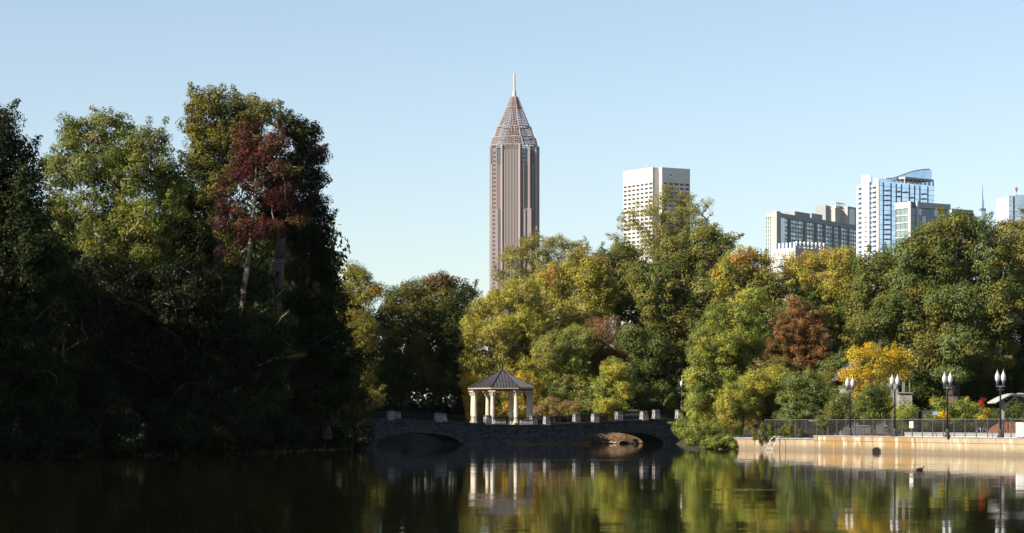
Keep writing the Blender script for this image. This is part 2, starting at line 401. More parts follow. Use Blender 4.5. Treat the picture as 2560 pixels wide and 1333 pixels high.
IRON = mat('black_iron', (0.012,0.013,0.014), 0.5)
BR_O = Vector((-15.2, 221.2, 0)); BR_A = R(27)
def b_u(px):          # distance along the bridge front for a photograph column
    t = (px-1280)/F; c, s_ = cos(BR_A), sin(BR_A)
    return (t*BR_O.y - BR_O.x)/(c - t*s_)
def b_d(u): return BR_O.y + u*sin(BR_A)
prof_px = [(860,1050),(930,1049.5),(1000,1050.5),(1060,1053),(1110,1056.5),(1170,1060),(1230,1063),(1290,1065),(1350,1064),(1410,1061.5),(1480,1058),(1550,1054),(1620,1051),(1700,1049.5),(1760,1049)]
top = [(b_u(px), PZ(py, b_d(b_u(px)))) for px, py in prof_px]
def top_z(u):
    for (a,za),(b,zb) in zip(top, top[1:]):
        if a <= u <= b: return za+(zb-za)*(u-a)/(b-a)
    return top[0][1] if u < top[0][0] else top[-1][1]
def arch(px0, px1, pyc):
    u0, u1 = b_u(px0), b_u(px1); uc, hw = (u0+u1)/2, (u1-u0)/2; zc = PZ(pyc, b_d(uc))
    return [(uc - hw*cos(pi*k/20), -0.1 + (zc+0.1)*sin(pi*k/20)**0.85) for k in range(21)]
aL, aR = arch(938,1152,1082.5), arch(1448,1660,1080)
BW = 3.9
bridge = empty('stone_bridge', BR_O, BR_A, 'low dark grey stone bridge with two flat arches crossing the lake before the gazebo', 'bridge')
poly = [(top[0][0],-1.5)] + [(aL[0][0],-1.5)] + aL + [(aL[-1][0],-1.5),(aR[0][0],-1.5)] + aR + [(aR[-1][0],-1.5),(top[-1][0],-1.5)] + [t for t in reversed(top)]
mb = MB(); mb.prism_xz(poly, 0, BW); mb.build('body', STONE, bridge, fix=True)
for y0, y1 in ((-0.1,0.42),(BW-0.42,BW+0.1)):
    mb = MB(); mb.prism_xz([(u,z+0.004) for u,z in top] + [(u,z+0.11) for u,z in reversed(top)], y0, y1); mb.build('coping', COPING, bridge, fix=True)
for ar in (aL, aR):                                   # arch ring of dressed stones standing slightly proud
    mb = MB(); n = len(ar)
    for k in range(n-1):
        (x0,z0),(x1,z1) = ar[k], ar[k+1]; g = 0.015
        cx = (ar[0][0]+ar[-1][0])/2
        def outw(x,z,s_): v = Vector((x-cx, (z+1.5)*1.6)); v.normalize(); return (x+v.x*s_, z+v.y*s_)
        a0, a1 = outw(x0,z0,0.30), outw(x1,z1,0.30)
        mb.prism_xz([(x0+g,z0-.004),(x1-g,z1-.004),(a1[0]-g,a1[1]),(a0[0]+g,a0[1])], -0.035-0.01*(k%2), 0.12)
    mb.build('arch_ring', COPING, bridge, fix=True)
# footing ledge at the waterline in the middle
mb = MB(); mb.box(aL[-1][0]+0.1, aR[0][0]-0.1, -0.45, 0.05, -1.4, 0.16); mb.build('footing', mat('wet_concrete',(0.05,0.04,0.03),0.8,(0.09,0.07,0.05),1.2,0.4), bridge)
pw = 0.62
near_px = [(978,1031,1),(1098,1035,1),(1221,1040,1),(1369,1041,.9),(1490,1036,1),(1612,1030,1.05),(1700,1024,1.0)]
far_px = [(992,1031),(1107,1036),(1333,1041),(1441,1036),(1547,1029),(1640,1024)]
def pier(u, y, zt, w_=pw):
    zb = top_z(u)+0.1; zt = max(zt, zb+0.78)
    mb = MB(); mb.frustum(u, y, zb-0.1, zt-0.10, w_/2, w_/2, w_/2*0.86, w_/2*0.86)
    o = mb.build('pier', PIERST, bridge, fix=True)
    mb = MB(); mb.frustum(u, y, zt-0.10, zt, w_/2*0.95, w_/2*0.95, w_/2*0.8, w_/2*0.8); mb.build('cap', COPING, o, fix=True)
near_u = [b_u(p[0]) for p in near_px]
for (px, py, s_), u in zip(near_px, near_u): pier(u, 0.16, PZ(py, b_d(u)), pw*s_)
far_u = []
for px, py in far_px:
    t = (px-1280)/F; yo = BW-0.16; O2 = BR_O + Vector((-sin(BR_A)*yo, cos(BR_A)*yo, 0)); u = (t*O2.y-O2.x)/(cos(BR_A)-t*sin(BR_A)); far_u.append(u)
    pier(u, yo, PZ(py, O2.y+u*sin(BR_A)), pw)
def railing_run(us, y, parent, zf, h=0.62):
    for a, b in zip(us, us[1:]):
        if b-a < 1.0: continue
        mb = MB(); a2, b2 = a+0.32, b-0.32; n = max(2, int((b2-a2)/0.12)); k = 6
        for i in range(k):
            x0, x1 = a2+(b2-a2)*i/k, a2+(b2-a2)*(i+1)/k
            for dz in (h, 0.09): mb.tube((x0,y,zf(x0)+0.11+dz),(x1,y,zf(x1)+0.11+dz),0.022 if dz>0.1 else 0.014,n=4)
        for i in range(n+1):
            x = a2+(b2-a2)*i/n; mb.tube((x,y,zf(x)+0.10),(x,y,zf(x)+0.11+h),0.009 if i%8 else 0.022,n=4)
        mb.build('railing', IRON, parent)
railing_run([top[0][0]]+near_u+[top[-1][0]], 0.16, bridge, top_z); railing_run([top[0][0]]+far_u+[near_u[-1]+1.5], BW-0.16, bridge, top_z)

# ------------------------------------------------------------------ gazebo on its round bastion
GD = 236.5; GXc = PX(1254.5, GD); GZ0 = 1.80
gaz = empty('gazebo', (GXc, GD, GZ0), 0, 'octagonal gazebo with cream columns and grey metal roof beside the bridge', 'gazebo')
PLASTER = mat('cream_plaster', (0.42,0.375,0.30), 0.8, (0.52,0.475,0.395), 2.0, 0.25, 12)
mb = MB(); mb.lathe([(3.7,-3.0),(3.7,-0.06),(3.78,-0.06),(3.78,0.0)], 32); mb.build('platform', STONE, gaz)
mb = MB(); mb.lathe([(3.45,0.003),(3.45,0.04)], 32); mb.build('floor', mat('pale_paving',(0.3,0.28,0.25),0.9,(0.4,0.38,0.34),3), gaz)
Rc = 76/F*GD; colH = PZ(977.5,GD)-GZ0; rot = R(5.5)
for k in range(8):
    a = R(22.5+45*k)+rot; x, y = Rc*cos(a), Rc*sin(a); mb = MB()
    mb.lathe([(0.205,0.42),(0.215,0.9),(0.205,1.7),(0.175,colH-0.50),(0.195,colH-0.47),(0.195,colH-0.44)], 16, x, y)
    o = mb.build('column', PLASTER, gaz, smooth=False)
    mb = MB(); mb.frustum(x,y,0.04,0.16,.31,.31,.31,.31,a); mb.lathe([(0.30,0.16),(0.30,0.22),(0.25,0.27),(0.27,0.32),(0.25,0.37),(0.21,0.42)], 16, x, y); mb.build('base', PLASTER, o)
    mb = MB(); mb.lathe([(0.19,colH-0.44),(0.21,colH-0.38),(0.27,colH-0.28),(0.235,colH-0.25),(0.25,colH-0.20),(0.33,colH-0.09)], 12, x, y)
    for q in range(8):
        b_ = 2*pi*q/8; mb.tube((x+.2*cos(b_),y+.2*sin(b_),colH-.42),(x+.30*cos(b_),y+.30*sin(b_),colH-.22),0.045,0.06,5); 
    mb.frustum(x,y,colH-0.10,colH,.34,.34,.36,.36,a); mb.build('capital', PLASTER, o)
angs = [R(22.5+45*k)+rot for k in range(8)]
mb = MB(); ro, ri = Rc+0.20, Rc-0.20                    # ring beam
for k in range(8):
    a, b_ = angs[k], angs[(k+1)%8]
    P4 = [(ro*cos(a),ro*sin(a)),(ro*cos(b_),ro*sin(b_)),(ri*cos(b_),ri*sin(b_)),(ri*cos(a),ri*sin(a))]; mb.prism(P4, colH, colH+0.13)
mb.build('ring_beam', mat('beam_timber',(0.16,0.11,0.08),0.8,(0.24,0.17,0.13),3), gaz, fix=True)
Rr = 88/F*GD; z0 = colH+0.13; apex = PZ(926,GD)-GZ0
ROOF = mat('metal_roof', (0.055,0.052,0.054), 0.42, (0.08,0.076,0.078), 1.2, 0.0, spec=0.5, metal=0.0)
SEAM = mat('roof_seam', (0.022,0.019,0.02), 0.5)
mb = MB(); mb.lathe([(Rr-0.05,z0+0.001),(Rr,z0+0.002),(Rr,z0+0.10),(Rr+0.03,z0+0.10),(Rr+0.03,z0+0.14),(0.06,apex)], 8, rot=R(22.5)+rot); rf = mb.build('roof', ROOF, gaz)
mb = MB(); mb.lathe([(Rr+0.02,z0+0.015),(Rr+0.06,z0+0.015),(Rr+0.06,z0+0.12),(Rr+0.02,z0+0.12)],8,rot=R(22.5)+rot); mb.build('fascia', mat('fascia_trim',(0.30,0.22,0.15),0.7), gaz)
for k in range(8):
    a, b_ = angs[k], angs[(k+1)%8]; A = Vector(((Rr+.03)*cos(a),(Rr+.03)*sin(a),z0+.145)); B = Vector(((Rr+.03)*cos(b_),(Rr+.03)*sin(b_),z0+.145)); T = Vector((0,0,apex))
    mid = (A+B)/2; up = T-mid; W_ = (B-A).length; ex = (B-A)/W_; mb = MB()
    nrm = ex.cross(up).normalized(); nrm = nrm if nrm.z > 0 else -nrm
    for i in range(1, 9):
        f = i/9; s0 = A+(B-A)*f; off = abs(f-0.5)*2; e = s0 + up*(1-off)
        mb.tube(s0+nrm*.03, e+nrm*.03, 0.030, 0.030, 4)
    mb.build('seam', SEAM, rf)
    mb = MB(); mb.tube(A+Vector((0,0,.02)), T+Vector((0,0,.02)), 0.065, 0.065, 6); mb.build('hip', SEAM, rf)
mb = MB(); mb.lathe([(0.16,apex-0.12),(0.10,apex+0.02),(0.06,apex+0.12),(0.10,apex+0.17),(0.09,apex+0.22),(0.03,apex+0.28),(0.012,apex+0.55)],10); mb.build('finial', SEAM, gaz, smooth=True)
for (px0,px1,py) in ((1236,1264,1049),(1300,1332,1050)):         # low stone seats of the bastion
    d_ = 233.2; s_ = empty('stone_bench', (PX((px0+px1)/2,d_), d_, 1.80), 0.15, 'weathered grey stone bench wall beside the gazebo, %s' % ('below its front columns' if px0<1280 else 'at its shaded far right foot'), 'bench', 'stone benches at the gazebo')
    h_ = (px1-px0)/2/F*d_; mb = MB(); mb.frustum(0,0,0,0.42,h_,0.22,h_*.97,.2); mb.build('seat_block', PIERST, s_, fix=True)
    mb = MB(); mb.frustum(0,0,0.423,0.50,h_*1.02,0.25,h_,.23); mb.build('top_slab', COPING, s_, fix=True)

# ------------------------------------------------------------------ lake wall, deck, fence, pool things
def stained(name, base, warm, pale, grey, panels=None):
    m = bpy.data.materials.new(name); m.use_nodes = True; n = m.node_tree; p = n.nodes['Principled BSDF']; p.inputs['Roughness'].default_value = 0.85
    tc = n.nodes.new('ShaderNodeTexCoord')
    def nz(scale, st, det=6, lo=.4, hi=.6):
        mp = n.nodes.new('ShaderNodeMapping'); mp.inputs['Scale'].default_value = st; t = n.nodes.new('ShaderNodeTexNoise'); t.inputs['Scale'].default_value = scale; t.inputs['Detail'].default_value = det
        n.links.new(tc.outputs['Object'], mp.inputs[0]); n.links.new(mp.outputs[0], t.inputs['Vector'])
        r = n.nodes.new('ShaderNodeMapRange'); r.inputs[1].default_value = lo; r.inputs[2].default_value = hi; n.links.new(t.outputs['Fac'], r.inputs[0]); return r.outputs[0]
    def mix(f, a, b):
        x = n.nodes.new('ShaderNodeMix'); x.data_type = 'RGBA'; n.links.new(f, x.inputs[0])
        for i, c in ((6,a),(7,b)):
            if isinstance(c, tuple): x.inputs[i].default_value = (*c,1)
            else: n.links.new(c, x.inputs[i])
        return x.outputs[2]
    c = mix(nz(0.35,(1,1,1)), base, warm)
    if panels:
        sx_ = n.nodes.new('ShaderNodeSeparateXYZ'); n.links.new(tc.outputs['Object'], sx_.inputs[0])
        def gt(v):
            g_ = n.nodes.new('ShaderNodeMapRange'); g_.inputs[1].default_value = v-.06; g_.inputs[2].default_value = v+.06; n.links.new(sx_.outputs[0], g_.inputs[0]); return g_.outputs[0]
        c = mix(gt(panels[0]), c, panels[3]); c = mix(gt(panels[1]), c, warm); c = mix(gt(panels[2]), c, panels[3])
        c = mix(nz(1.1,(1,1,1.6),7,.50,.75), c, warm)
    c = mix(nz(1.6,(1,1,.25),5,.52,.62), c, pale)
    c = mix(nz(2.2,(1,1,.12),4,.60,.68), c, (warm[0]*.75, warm[1]*.55, warm[2]*.4))
    sp = n.nodes.new('ShaderNodeSeparateXYZ'); n.links.new(tc.outputs['Object'], sp.inputs[0])
    ad = n.nodes.new('ShaderNodeMath'); ad.operation = 'MULTIPLY_ADD'; ad.inputs[1].default_value = .25
    t3 = n.nodes.new('ShaderNodeTexNoise'); t3.inputs['Scale'].default_value = 2.5; t3.inputs['Detail'].default_value = 7; n.links.new(tc.outputs['Object'], t3.inputs['Vector'])
    n.links.new(t3.outputs['Fac'], ad.inputs[0]); n.links.new(sp.outputs[2], ad.inputs[2])
    mr = n.nodes.new('ShaderNodeMapRange'); mr.inputs[1].default_value = .62; mr.inputs[2].default_value = .30; n.links.new(ad.outputs[0], mr.inputs[0])
    ml = n.nodes.new('ShaderNodeMath'); ml.operation = 'MULTIPLY'; ml.inputs[1].default_value = .75; n.links.new(mr.outputs[0], ml.inputs[0])
    c = mix(ml.outputs[0], c, grey)
    n.links.new(c, p.inputs['Base Color'])
    bp = n.nodes.new('ShaderNodeBump'); bp.inputs['Strength'].default_value = .4; bp.inputs['Distance'].default_value = .05; n.links.new(t3.outputs['Fac'], bp.inputs['Height']); n.links.new(bp.outputs[0], p.inputs['Normal'])
    return m
WALLM = stained('stained_lake_wall', (0.25,0.185,0.10), (0.25,0.155,0.06), (0.42,0.36,0.26), (0.115,0.088,0.06), (9.0,12.2,17.2,(0.30,0.245,0.155)))
WALLP = stained('plain_lake_wall', (0.28,0.22,0.145), (0.25,0.19,0.115), (0.33,0.27,0.19), (0.13,0.10,0.07))
KERB = mat('grey_coping', (0.17,0.17,0.18), 0.8, (0.25,0.25,0.26), 2)
A2 = Vector((21.66,180.7,0)); B3 = Vector((42.5,107,0)); A1 = Vector((PX(1795,192),192,0))
def wall_run(name, a, b, h, m, label, cap):
    d = b-a; L = d.length; ang = math.atan2(d.y,d.x); r = empty(name, a, ang, label, 'wall')
    # local +x along the wall, local +y towards the land side is to the left of a->b
    mb = MB(); mb.box(0,L,0,0.6,-1.5,h); mb.build('face', m, r)
    if name == 'lake_wall':
        mb = MB(); mb.box(0,L,-0.035,0.1,h-0.30,h-0.002); mb.build('upper_band', m, r)
    mb = MB(); mb.box(-.01,L+.01,-0.06,0.75,h+0.002,h+cap); mb.build('coping', KERB, r)
    return r, ang, L
w2, ang2, L2 = wall_run('lake_wall', A2, B3, 1.03, WALLM, 'tall ochre stained concrete lake wall below the pool fence and lamps', 0.07)
w1, ang1, L1 = wall_run('low_lake_wall', A1, A2, 0.80, WALLP, 'lower plain tan lake wall between the ivy bank and the ochre wall', 0.10)
n2 = Vector((-sin(ang2), cos(ang2), 0))       # land side
mb = MB()                                     # deck behind the tall wall
e = n2
pts = [A2+e*0.75, B3+e*0.75, B3+e*26, A2+e*14]
mb.prism([(p.x,p.y) for p in pts], 0.9, 1.075)
tag(mb.build('deck', mat('deck_concrete',(0.20,0.195,0.185),0.9,(0.27,0.26,0.24),1.5,0.2), fix=True), kind='structure')

MESHM = mat('fence_mesh', (0.022,0.020,0.020), 0.6)
POST = mat('fence_post', (0.085,0.085,0.09), 0.5, spec=0.4)
def fence(a, b, z, h, label, step=1.55):
    d = b-a; L = d.length; r = empty('pool_fence', (a.x,a.y,z), math.atan2(d.y,d.x), label, 'fence')
    n = int(L/step); step = L/n; post0 = pan0 = None
    for i in range(n+1):
        if post0 is None:
            mb = MB(); mb.box(-.024,.024,-.024,.024,0,h+.02); post0 = mb.build('post', POST, r)
        else: mesh_copy(post0, (i*step,0,0), r)
        if i < n:
            if pan0 is None:
                mb = MB(); k = int((step-.06)/0.085)
                for j in range(1, k):
                    x = .03+(step-.06)*j/k; mb.box(x-.011,x+.011,-.008,.008,.06,h-.05)
                mb.box(.03,step-.03,-.014,.014,.04,.075); mb.box(.03,step-.03,-.014,.014,h-.22,h-.19); pan0 = mb.build('panel', MESHM, r)
            else: mesh_copy(pan0, (i*step,0,0), r)
    mb = MB(); mb.box(0,L,-.025,.025,h-.04,h); mb.build('top_rail', POST, r); return r
fa = A2+n2*1.1; fb = A2+(B3-A2)*0.7+n2*1.1
def on_line(px, P, D):
    k = (px-1280)/F; D = D.normalized(); t_ = (k*P.y-P.x)/(D.x-k*D.y); return P+D*t_
fence(fa, fb, 1.10, 1.14, 'dark pool fence with grey posts running under the twin lamps')
A1b = Vector((PX(1868,189),189,0)); n1 = Vector((-sin(ang1),cos(ang1),0))
fence(A1b+n1*1.6, fa+Vector((-0.05,0.0,0)), 0.98, 1.26, 'dark pool fence section behind the weeds and low tan wall')

# twin lamps on the coping
GLOBE = mat('lamp_globe', (0.38,0.40,0.42), 0.25, (0.48,0.50,0.52), 3, spec=0.5)
LM = mat('lamp_metal', (0.028,0.028,0.03), 0.45, spec=0.5)
def globe(x, y, z, parent, s_=1.0):
    mb = MB(); mb.lathe([(0.06*s_,z),(0.085*s_,z+.06*s_),(0.07*s_,z+.14*s_),(0.10*s_,z+.24*s_)],10,x,y); sk = mb.build('socket', LM, parent, smooth=True)
    mb = MB(); mb.lathe([(0.08*s_,z+.24*s_),(0.13*s_,z+.36*s_),(0.148*s_,z+.50*s_),(0.13*s_,z+.62*s_),(0.08*s_,z+.74*s_),(0.04*s_,z+.80*s_)],14,x,y); g = mb.build('globe', GLOBE, parent, smooth=True)
    mb = MB(); mb.lathe([(0.045*s_,z+.80*s_),(0.05*s_,z+.84*s_),(0.012*s_,z+.88*s_),(0.006*s_,z+.98*s_)],8,x,y); mb.build('finial', GLOBE, g, smooth=True)
def twin_lamp(px, d, label, H=4.2, base_z=1.10):
    r = empty('street_lamp', (PX(px,d),d,base_z), -0.15, label, 'street lamp', 'street lamps around the lake')
    mb = MB(); mb.lathe([(0.20,0),(0.20,.10),(0.13,.16),(0.12,.42),(0.085,.50)],12); mb.build('base', LM, r)
    mb = MB(); mb.lathe([(0.065,.50),(0.05,H-1.22),(0.07,H-1.2),(0.07,H-1.12)],10); mb.build('pole', LM, r, smooth=True)
    mb = MB(); mb.box(-.26,.26,-.04,.04,H-1.12,H-1.04); mb.box(-.20,.20,-.02,.02,H-1.3,H-1.27); mb.build('crossarm', POST, r)
    for sx in (-1,1): globe(sx*.18,0,H-1.04,r,1.03)
    return r
for px, d, lb in ((2125,176,'twin globe street lamp before the yellow tree, leftmost on the wall'),(2237,167.5,'twin globe street lamp beside the stone chimney post'),
                  (2368.5,159.4,'twin globe street lamp over the white pool edge and red shrub'),(2501,153.8,'twin globe street lamp beside the arched shade canopy')):
    twin_lamp(px, d, lb)
twin_lamp(2337, 214, 'dim twin globe street lamp half hidden under the big oak', 4.65, 1.1)
def single_lamp(px, d, z, label, H=2.35):
    r = empty('street_lamp', (PX(px,d),d,z), 0, label, 'street lamp', 'street lamps around the lake')
    mb = MB(); mb.lathe([(0.13,0),(0.12,.10),(0.07,.22),(0.055,.4)],10); mb.build('base', LM, r, smooth=True)
    mb = MB(); mb.lathe([(0.045,.4),(0.035,H-.8)],8); mb.build('pole', LM, r, smooth=True); globe(0,0,H-.8,r,0.95)
d_ = b_d(near_u[-1])
single_lamp(1704, d_+.2, PZ(1022.5,d_), 'single globe street lamp on the last pale bridge pier', PZ(948,d_)-PZ(1022.5,d_)-.12)

# lake ladder: two curved white rails
LAD = mat('white_rail', (0.45,0.42,0.38), 0.4, spec=0.5)
d_ = 184.3; r = empty('lake_ladder', (PX(1942,d_)-.05,d_-.3,0), ang1, 'white curved ladder rails going from the low wall into the water', 'ladder')
for sx in (-1,1):
    mb = MB(); pts = [(sx*.42,-0.95,-.5),(sx*.42,-.55,.18),(sx*.40,-.20,.80),(sx*.33,0.02,.98),(sx*.25,.30,1.0),(sx*.22,.52,.90)]; mb.path(pts,.035,8); mb.build('handrail', LAD, r, smooth=True)
for zz, yy in ((.15,-.57),(-.15,-.74)):
    mb = MB(); mb.box(-.40,.40,yy-.03,yy+.05,zz-.02,zz+.02); mb.build('rung', LAD, r)

# white handrail behind the fence, pool edge, pool ladder, box, canopy, notices
WHITE = mat('white_paint', (0.55,0.55,0.54), 0.6, (0.62,0.62,0.60), 1.5)
d_ = 184; a = (PX(2022,d_),d_,PZ(1052.5,d_)); b = (PX(2101,d_),d_,PZ(1055,d_)); mb = MB()
r = empty('handrail', ((a[0]+b[0])/2,d_,1.0), 0, 'long white handrail seen above the fence behind the slender tree', 'handrail')
mb.tube((a[0]-r.location.x,0,a[2]-1),(b[0]-r.location.x,0,b[2]-1),.04,.04,8); mb.build('rail', WHITE, r)
for t in (.12,.88):
    mb = MB(); x = a[0]+(b[0]-a[0])*t-r.location.x; mb.tube((x,0,0),(x,0,1.12),.022,.022,6); mb.build('post', POST, r)
q0 = on_line(2262, A2+n2*3.4, B3-A2); q1 = on_line(2545, A2+n2*3.4, B3-A2)
pe = empty('pool_edge', (q0.x,q0.y,1.075), math.atan2(q1.y-q0.y,q1.x-q0.x), 'long low white pool surround behind the fence posts', 'pool edge')
Lp = (q1-q0).length; mb = MB(); mb.box(0,Lp,0,.5,0,.22); mb.build('kerb', WHITE, pe)
mb = MB(); mb.box(-.03,Lp+.03,-.04,.62,.223,.27); mb.build('coping', mat('white_tile',(0.62,0.62,0.60),0.5), pe)
pl_d = 164.0
r = empty('pool_ladder', (PX(2452,pl_d),pl_d,1.07), 0.2, 'shiny steel double hoop pool ladder standing above the white edge', 'ladder')
STEEL = mat('bright_steel', (0.65,0.66,0.68), 0.25, metal=0.8)
for sx in (-.16,.22):
    mb = MB(); mb.path([(sx-.14,0,0.2),(sx-.08,0,.45),(sx-.02,0,.62),(sx+.05,0,.66),(sx+.10,0,.58),(sx+.2,0,.2)],.022,8); mb.build('hoop', STEEL, r, smooth=True)
d_ = 152.4; r = empty('white_cabinet', (PX(2553,d_),d_,1.075), -0.1, 'plain white cabinet standing by the fence at the canopy post', 'cabinet')
mb = MB(); mb.box(-.30,.30,-.25,.25,0.03,.95); mb.build('body', WHITE, r, fix=True, bevel=.01)
mb = MB(); mb.box(-.26,.26,-.275,-.252,.07,.90); mb.build('door', WHITE, r)
d_ = 155.2; r = empty('shade_canopy', (PX(2506,d_),d_,1.08), 0, 'grey arched shade canopy on a single steel post at the pool', 'canopy')
cz = PZ(985,d_)-1.08; CL = 2.9
mb = MB(); mb.box(-.10,.10,-.10,.10,0,cz-.35); mb.build('post', mat('canopy_post',(0.24,0.235,0.22),0.6), r)
CANV = mat('canopy_fabric', (0.30,0.285,0.25), 0.8, (0.36,0.34,0.30), 3)
arc = [(-0.62+CL*t, cz-.64+.64*sin(pi*(.04+.90*t))) for t in [i/14 for i in range(15)]]
mb = MB()
for (x0,z0_),(x1,z1_) in zip(arc, arc[1:]):
    mb.quad((x0,-1.0,z0_),(x1,-1.0,z1_),(x1,1.6,z1_),(x0,1.6,z0_)); mb.quad((x0,1.6,z0_-.03),(x1,1.6,z1_-.03),(x1,-1.0,z1_-.03),(x0,-1.0,z0_-.03))
mb.build('fabric', CANV, r)
mb = MB()
for y in (-1.0,1.6): mb = MB(); mb.path([(x,y,z+.0) for x,z in arc], .05, 6); mb.build('rim', mat('canopy_rim',(0.30,0.30,0.30),0.5), r)
mb = MB(); mb.tube((0,-.2,cz-.95),(.55,-.9,cz-.22),.03); mb.tube((0,0,cz-.7),(1.1,.2,cz-.08),.035); mb.tube((-.6,0,cz-.5),(0,0,cz-.42),.035); mb.build('brace', mat('canopy_rim',(0.4,0.4,0.4)), r)
q0 = on_line(2278.5, A2+n2*1.0, B3-A2); r = empty('notice_sign', (q0.x,q0.y,1.1), -.9, 'white rectangular notice fixed to the fence beside the second lamp', 'sign')
mb = MB(); mb.box(-.17,.17,-.012,.012,.55,.98); mb.build('board', WHITE, r)
mb = MB(); mb.box(-.02,.02,.014,.04,.0,1.0); mb.build('post', POST, r)
d_ = 176; r = empty('blue_sign', (PX(2338,d_),d_,1.08), 0, 'small pale blue sign on a post under the red shrubs', 'sign')
mb = MB(); mb.box(-.17,.17,-.01,.01,PZ(1038,d_)-1.08,PZ(1029,d_)-1.08); mb.build('board', mat('sign_blue',(0.22,0.30,0.42),.5), r)
mb = MB(); mb.box(-.02,.02,.012,.04,0,PZ(1036,d_)-1.08); mb.build('post', POST, r)

# drain opening and floating things
DARK = mat('hole_shade', (0.006,0.005,0.005), 0.9)
def on_wall(px):   # point on the tall wall's face seen in column px
    t=(px-1280)/F; dx,dy=(B3-A2).normalized().x,(B3-A2).normalized().y; u=(t*A2.y-A2.x)/(dx-t*dy); return u
u = on_wall(2192); r = empty('drain_outlet', A2+(B3-A2).normalized()*u, ang2, 'dark round drain opening at the waterline of the ochre wall', 'drain')
mb = MB()
ring = [(0.62*cos(t*pi/8), .12+.20*sin(t*pi/8)) for t in range(16)]; mb.prism_xz([(x*1.0,z) for x,z in ring], -.06, -.004); mb.build('opening', DARK, r, fix=True)  # flat near-black plate, the shade inside the drain put into its colour
mb = MB(); mb.prism_xz([(x*1.12,z*1.15-.02) for x,z in ring], -.045, -.003); mb.build('rim', mat('drain_rim',(0.07,0.05,0.04),.9), r, fix=True)
def duck(loc, rz, label, col, s_=1.0, neck=.0):
    r = empty('duck', loc, rz, label, 'duck', 'birds on the lake')
    mb = MB(); me = []
    prof = [(-.26,.03,.07),(-.20,.06,.06),(-.08,.10,.06),(.06,.105,.065),(.15,.07,.08),(.17,.045,.14+neck),(.20,.05,.19+neck),(.24,.035,.19+neck),(.26,.014,.18+neck)]
    n = 10
    for x, rr, z in prof:
        for k in range(n):
            t = 2*pi*k/n; mb.v.append((x*s_, rr*cos(t)*s_, (z+rr*.85*sin(t))*s_))
    for i in range(len(prof)-1):
        for k in range(n): mb.f.append((i*n+k, i*n+(k+1)%n, (i+1)*n+(k+1)%n, (i+1)*n+k))
    mb.f.append(tuple(reversed(range(n)))); mb.f.append(tuple((len(prof)-1)*n+k for k in range(n)))
    mb.build('body', col, r, smooth=True)
    mb = MB(); mb.tube((.25*s_,0,(.185+neck)*s_),(.33*s_,0,(.175+neck)*s_),.018*s_,.010*s_,6); mb.build('bill', mat('duck_bill',(0.3,0.18,0.04),.5), r)
BIRD = mat('dark_feathers',(0.03,0.022,0.018),.8); WBIRD = mat('white_feathers',(0.75,0.75,0.74),.7)
dd = 2*F/(1176-HOR); duck((PX(2300,dd),dd,0), 0.2, 'dark duck floating alone in front of the ochre wall', BIRD, 0.75)
dd = 2*F/(1133-HOR); duck((PX(2341,dd)-.2,dd,0), 1.2, 'tiny dark duck close under the pale wall section', BIRD, 0.5)

# mud bank, log and white birds seen through the bridge arch
MUD = mat('mud_bank', (0.05,0.032,0.018), 0.9, (0.13,0.08,0.045), 1.5, .6, 4)
mb = MB(); pr = random.Random(4); n = 26; ax0, ax1 = PX(1430,241), PX(1640,241)
for j, (yy, zz) in enumerate(((238.2,-.4),(239.2,.12),(240.6,.38),(242.5,.75),(246,1.9))):
    for i in range(n+1): mb.v.append((ax0+(ax1-ax0)*i/n, yy+pr.uniform(-.3,.3)+.8*sin(i*.7), zz+pr.uniform(-.14,.14)))
for j in range(4):
    for i in range(n): mb.f.append((j*(n+1)+i, j*(n+1)+i+1, (j+1)*(n+1)+i+1, (j+1)*(n+1)+i))
tag(mb.build('mud_bank', MUD, smooth=True), kind='structure')
d_ = 239.0
for (p0, p1, r0, lb) in (((1452,1110),(1532,1106),.11,'long brown driftwood log on the mud under the right arch'),((1585,1100),(1603,1118),.16,'short pale tan stump leaning inside the right arch')):
    r = empty('driftwood_log', (PX(p0[0],d_),d_,PZ(p0[1],d_)), 0, lb, 'log'); x1 = PX(p1[0],d_)-PX(p0[0],d_); z1 = PZ(p1[1],d_)-PZ(p0[1],d_)
    mb = MB(); LG_ = mat('driftwood',(0.30,0.19,0.10),.9,(0.42,0.28,0.16),4,.5)
    mb.path([(0,0,0),(x1*.35,.1,z1*.3+.05),(x1*.7,-.05,z1*.75),(x1,0,z1)], r0, 7); mb.build('trunk', LG_, r)
    mb = MB(); mb.tube((x1*.4,0,z1*.4),(x1*.5,.2,z1*.4+.4),r0*.5,r0*.2,5); mb.build('branch', LG_, r)
mb = MB(); pr = random.Random(12)
for i in range(60):
    px = pr.uniform(1440,1560); yy = 238.4+pr.uniform(0,2.5); a_ = pr.uniform(-.5,.5)+(pi if pr.random()<.5 else 0); l_ = pr.uniform(.3,1.3)
    p0 = Vector((PX(px,d_),yy,.12+(yy-238.4)*.2+pr.uniform(0,.25))); mb.tube(p0, p0+Vector((cos(a_)*l_,pr.uniform(-.3,.3),pr.uniform(-.1,.45)*l_)), pr.uniform(.02,.055), .012, 5)
tag(mb.build('driftwood_debris', mat('debris_wood',(0.10,0.055,0.03),.9,(0.26,0.16,0.09),3,.4)), kind='stuff')
for px, lb, rz in ((1511,'small white waterbird standing on the log, nearest its thick end',.3),(1520,'small white waterbird in the middle of the three on the log',2.8),(1537,'small white waterbird apart from the other two under the arch',.4)):
    r0 = duck((PX(px,d_),d_-.1,PZ(1109,d_)+.03), rz, lb, WBIRD, .62, .12)

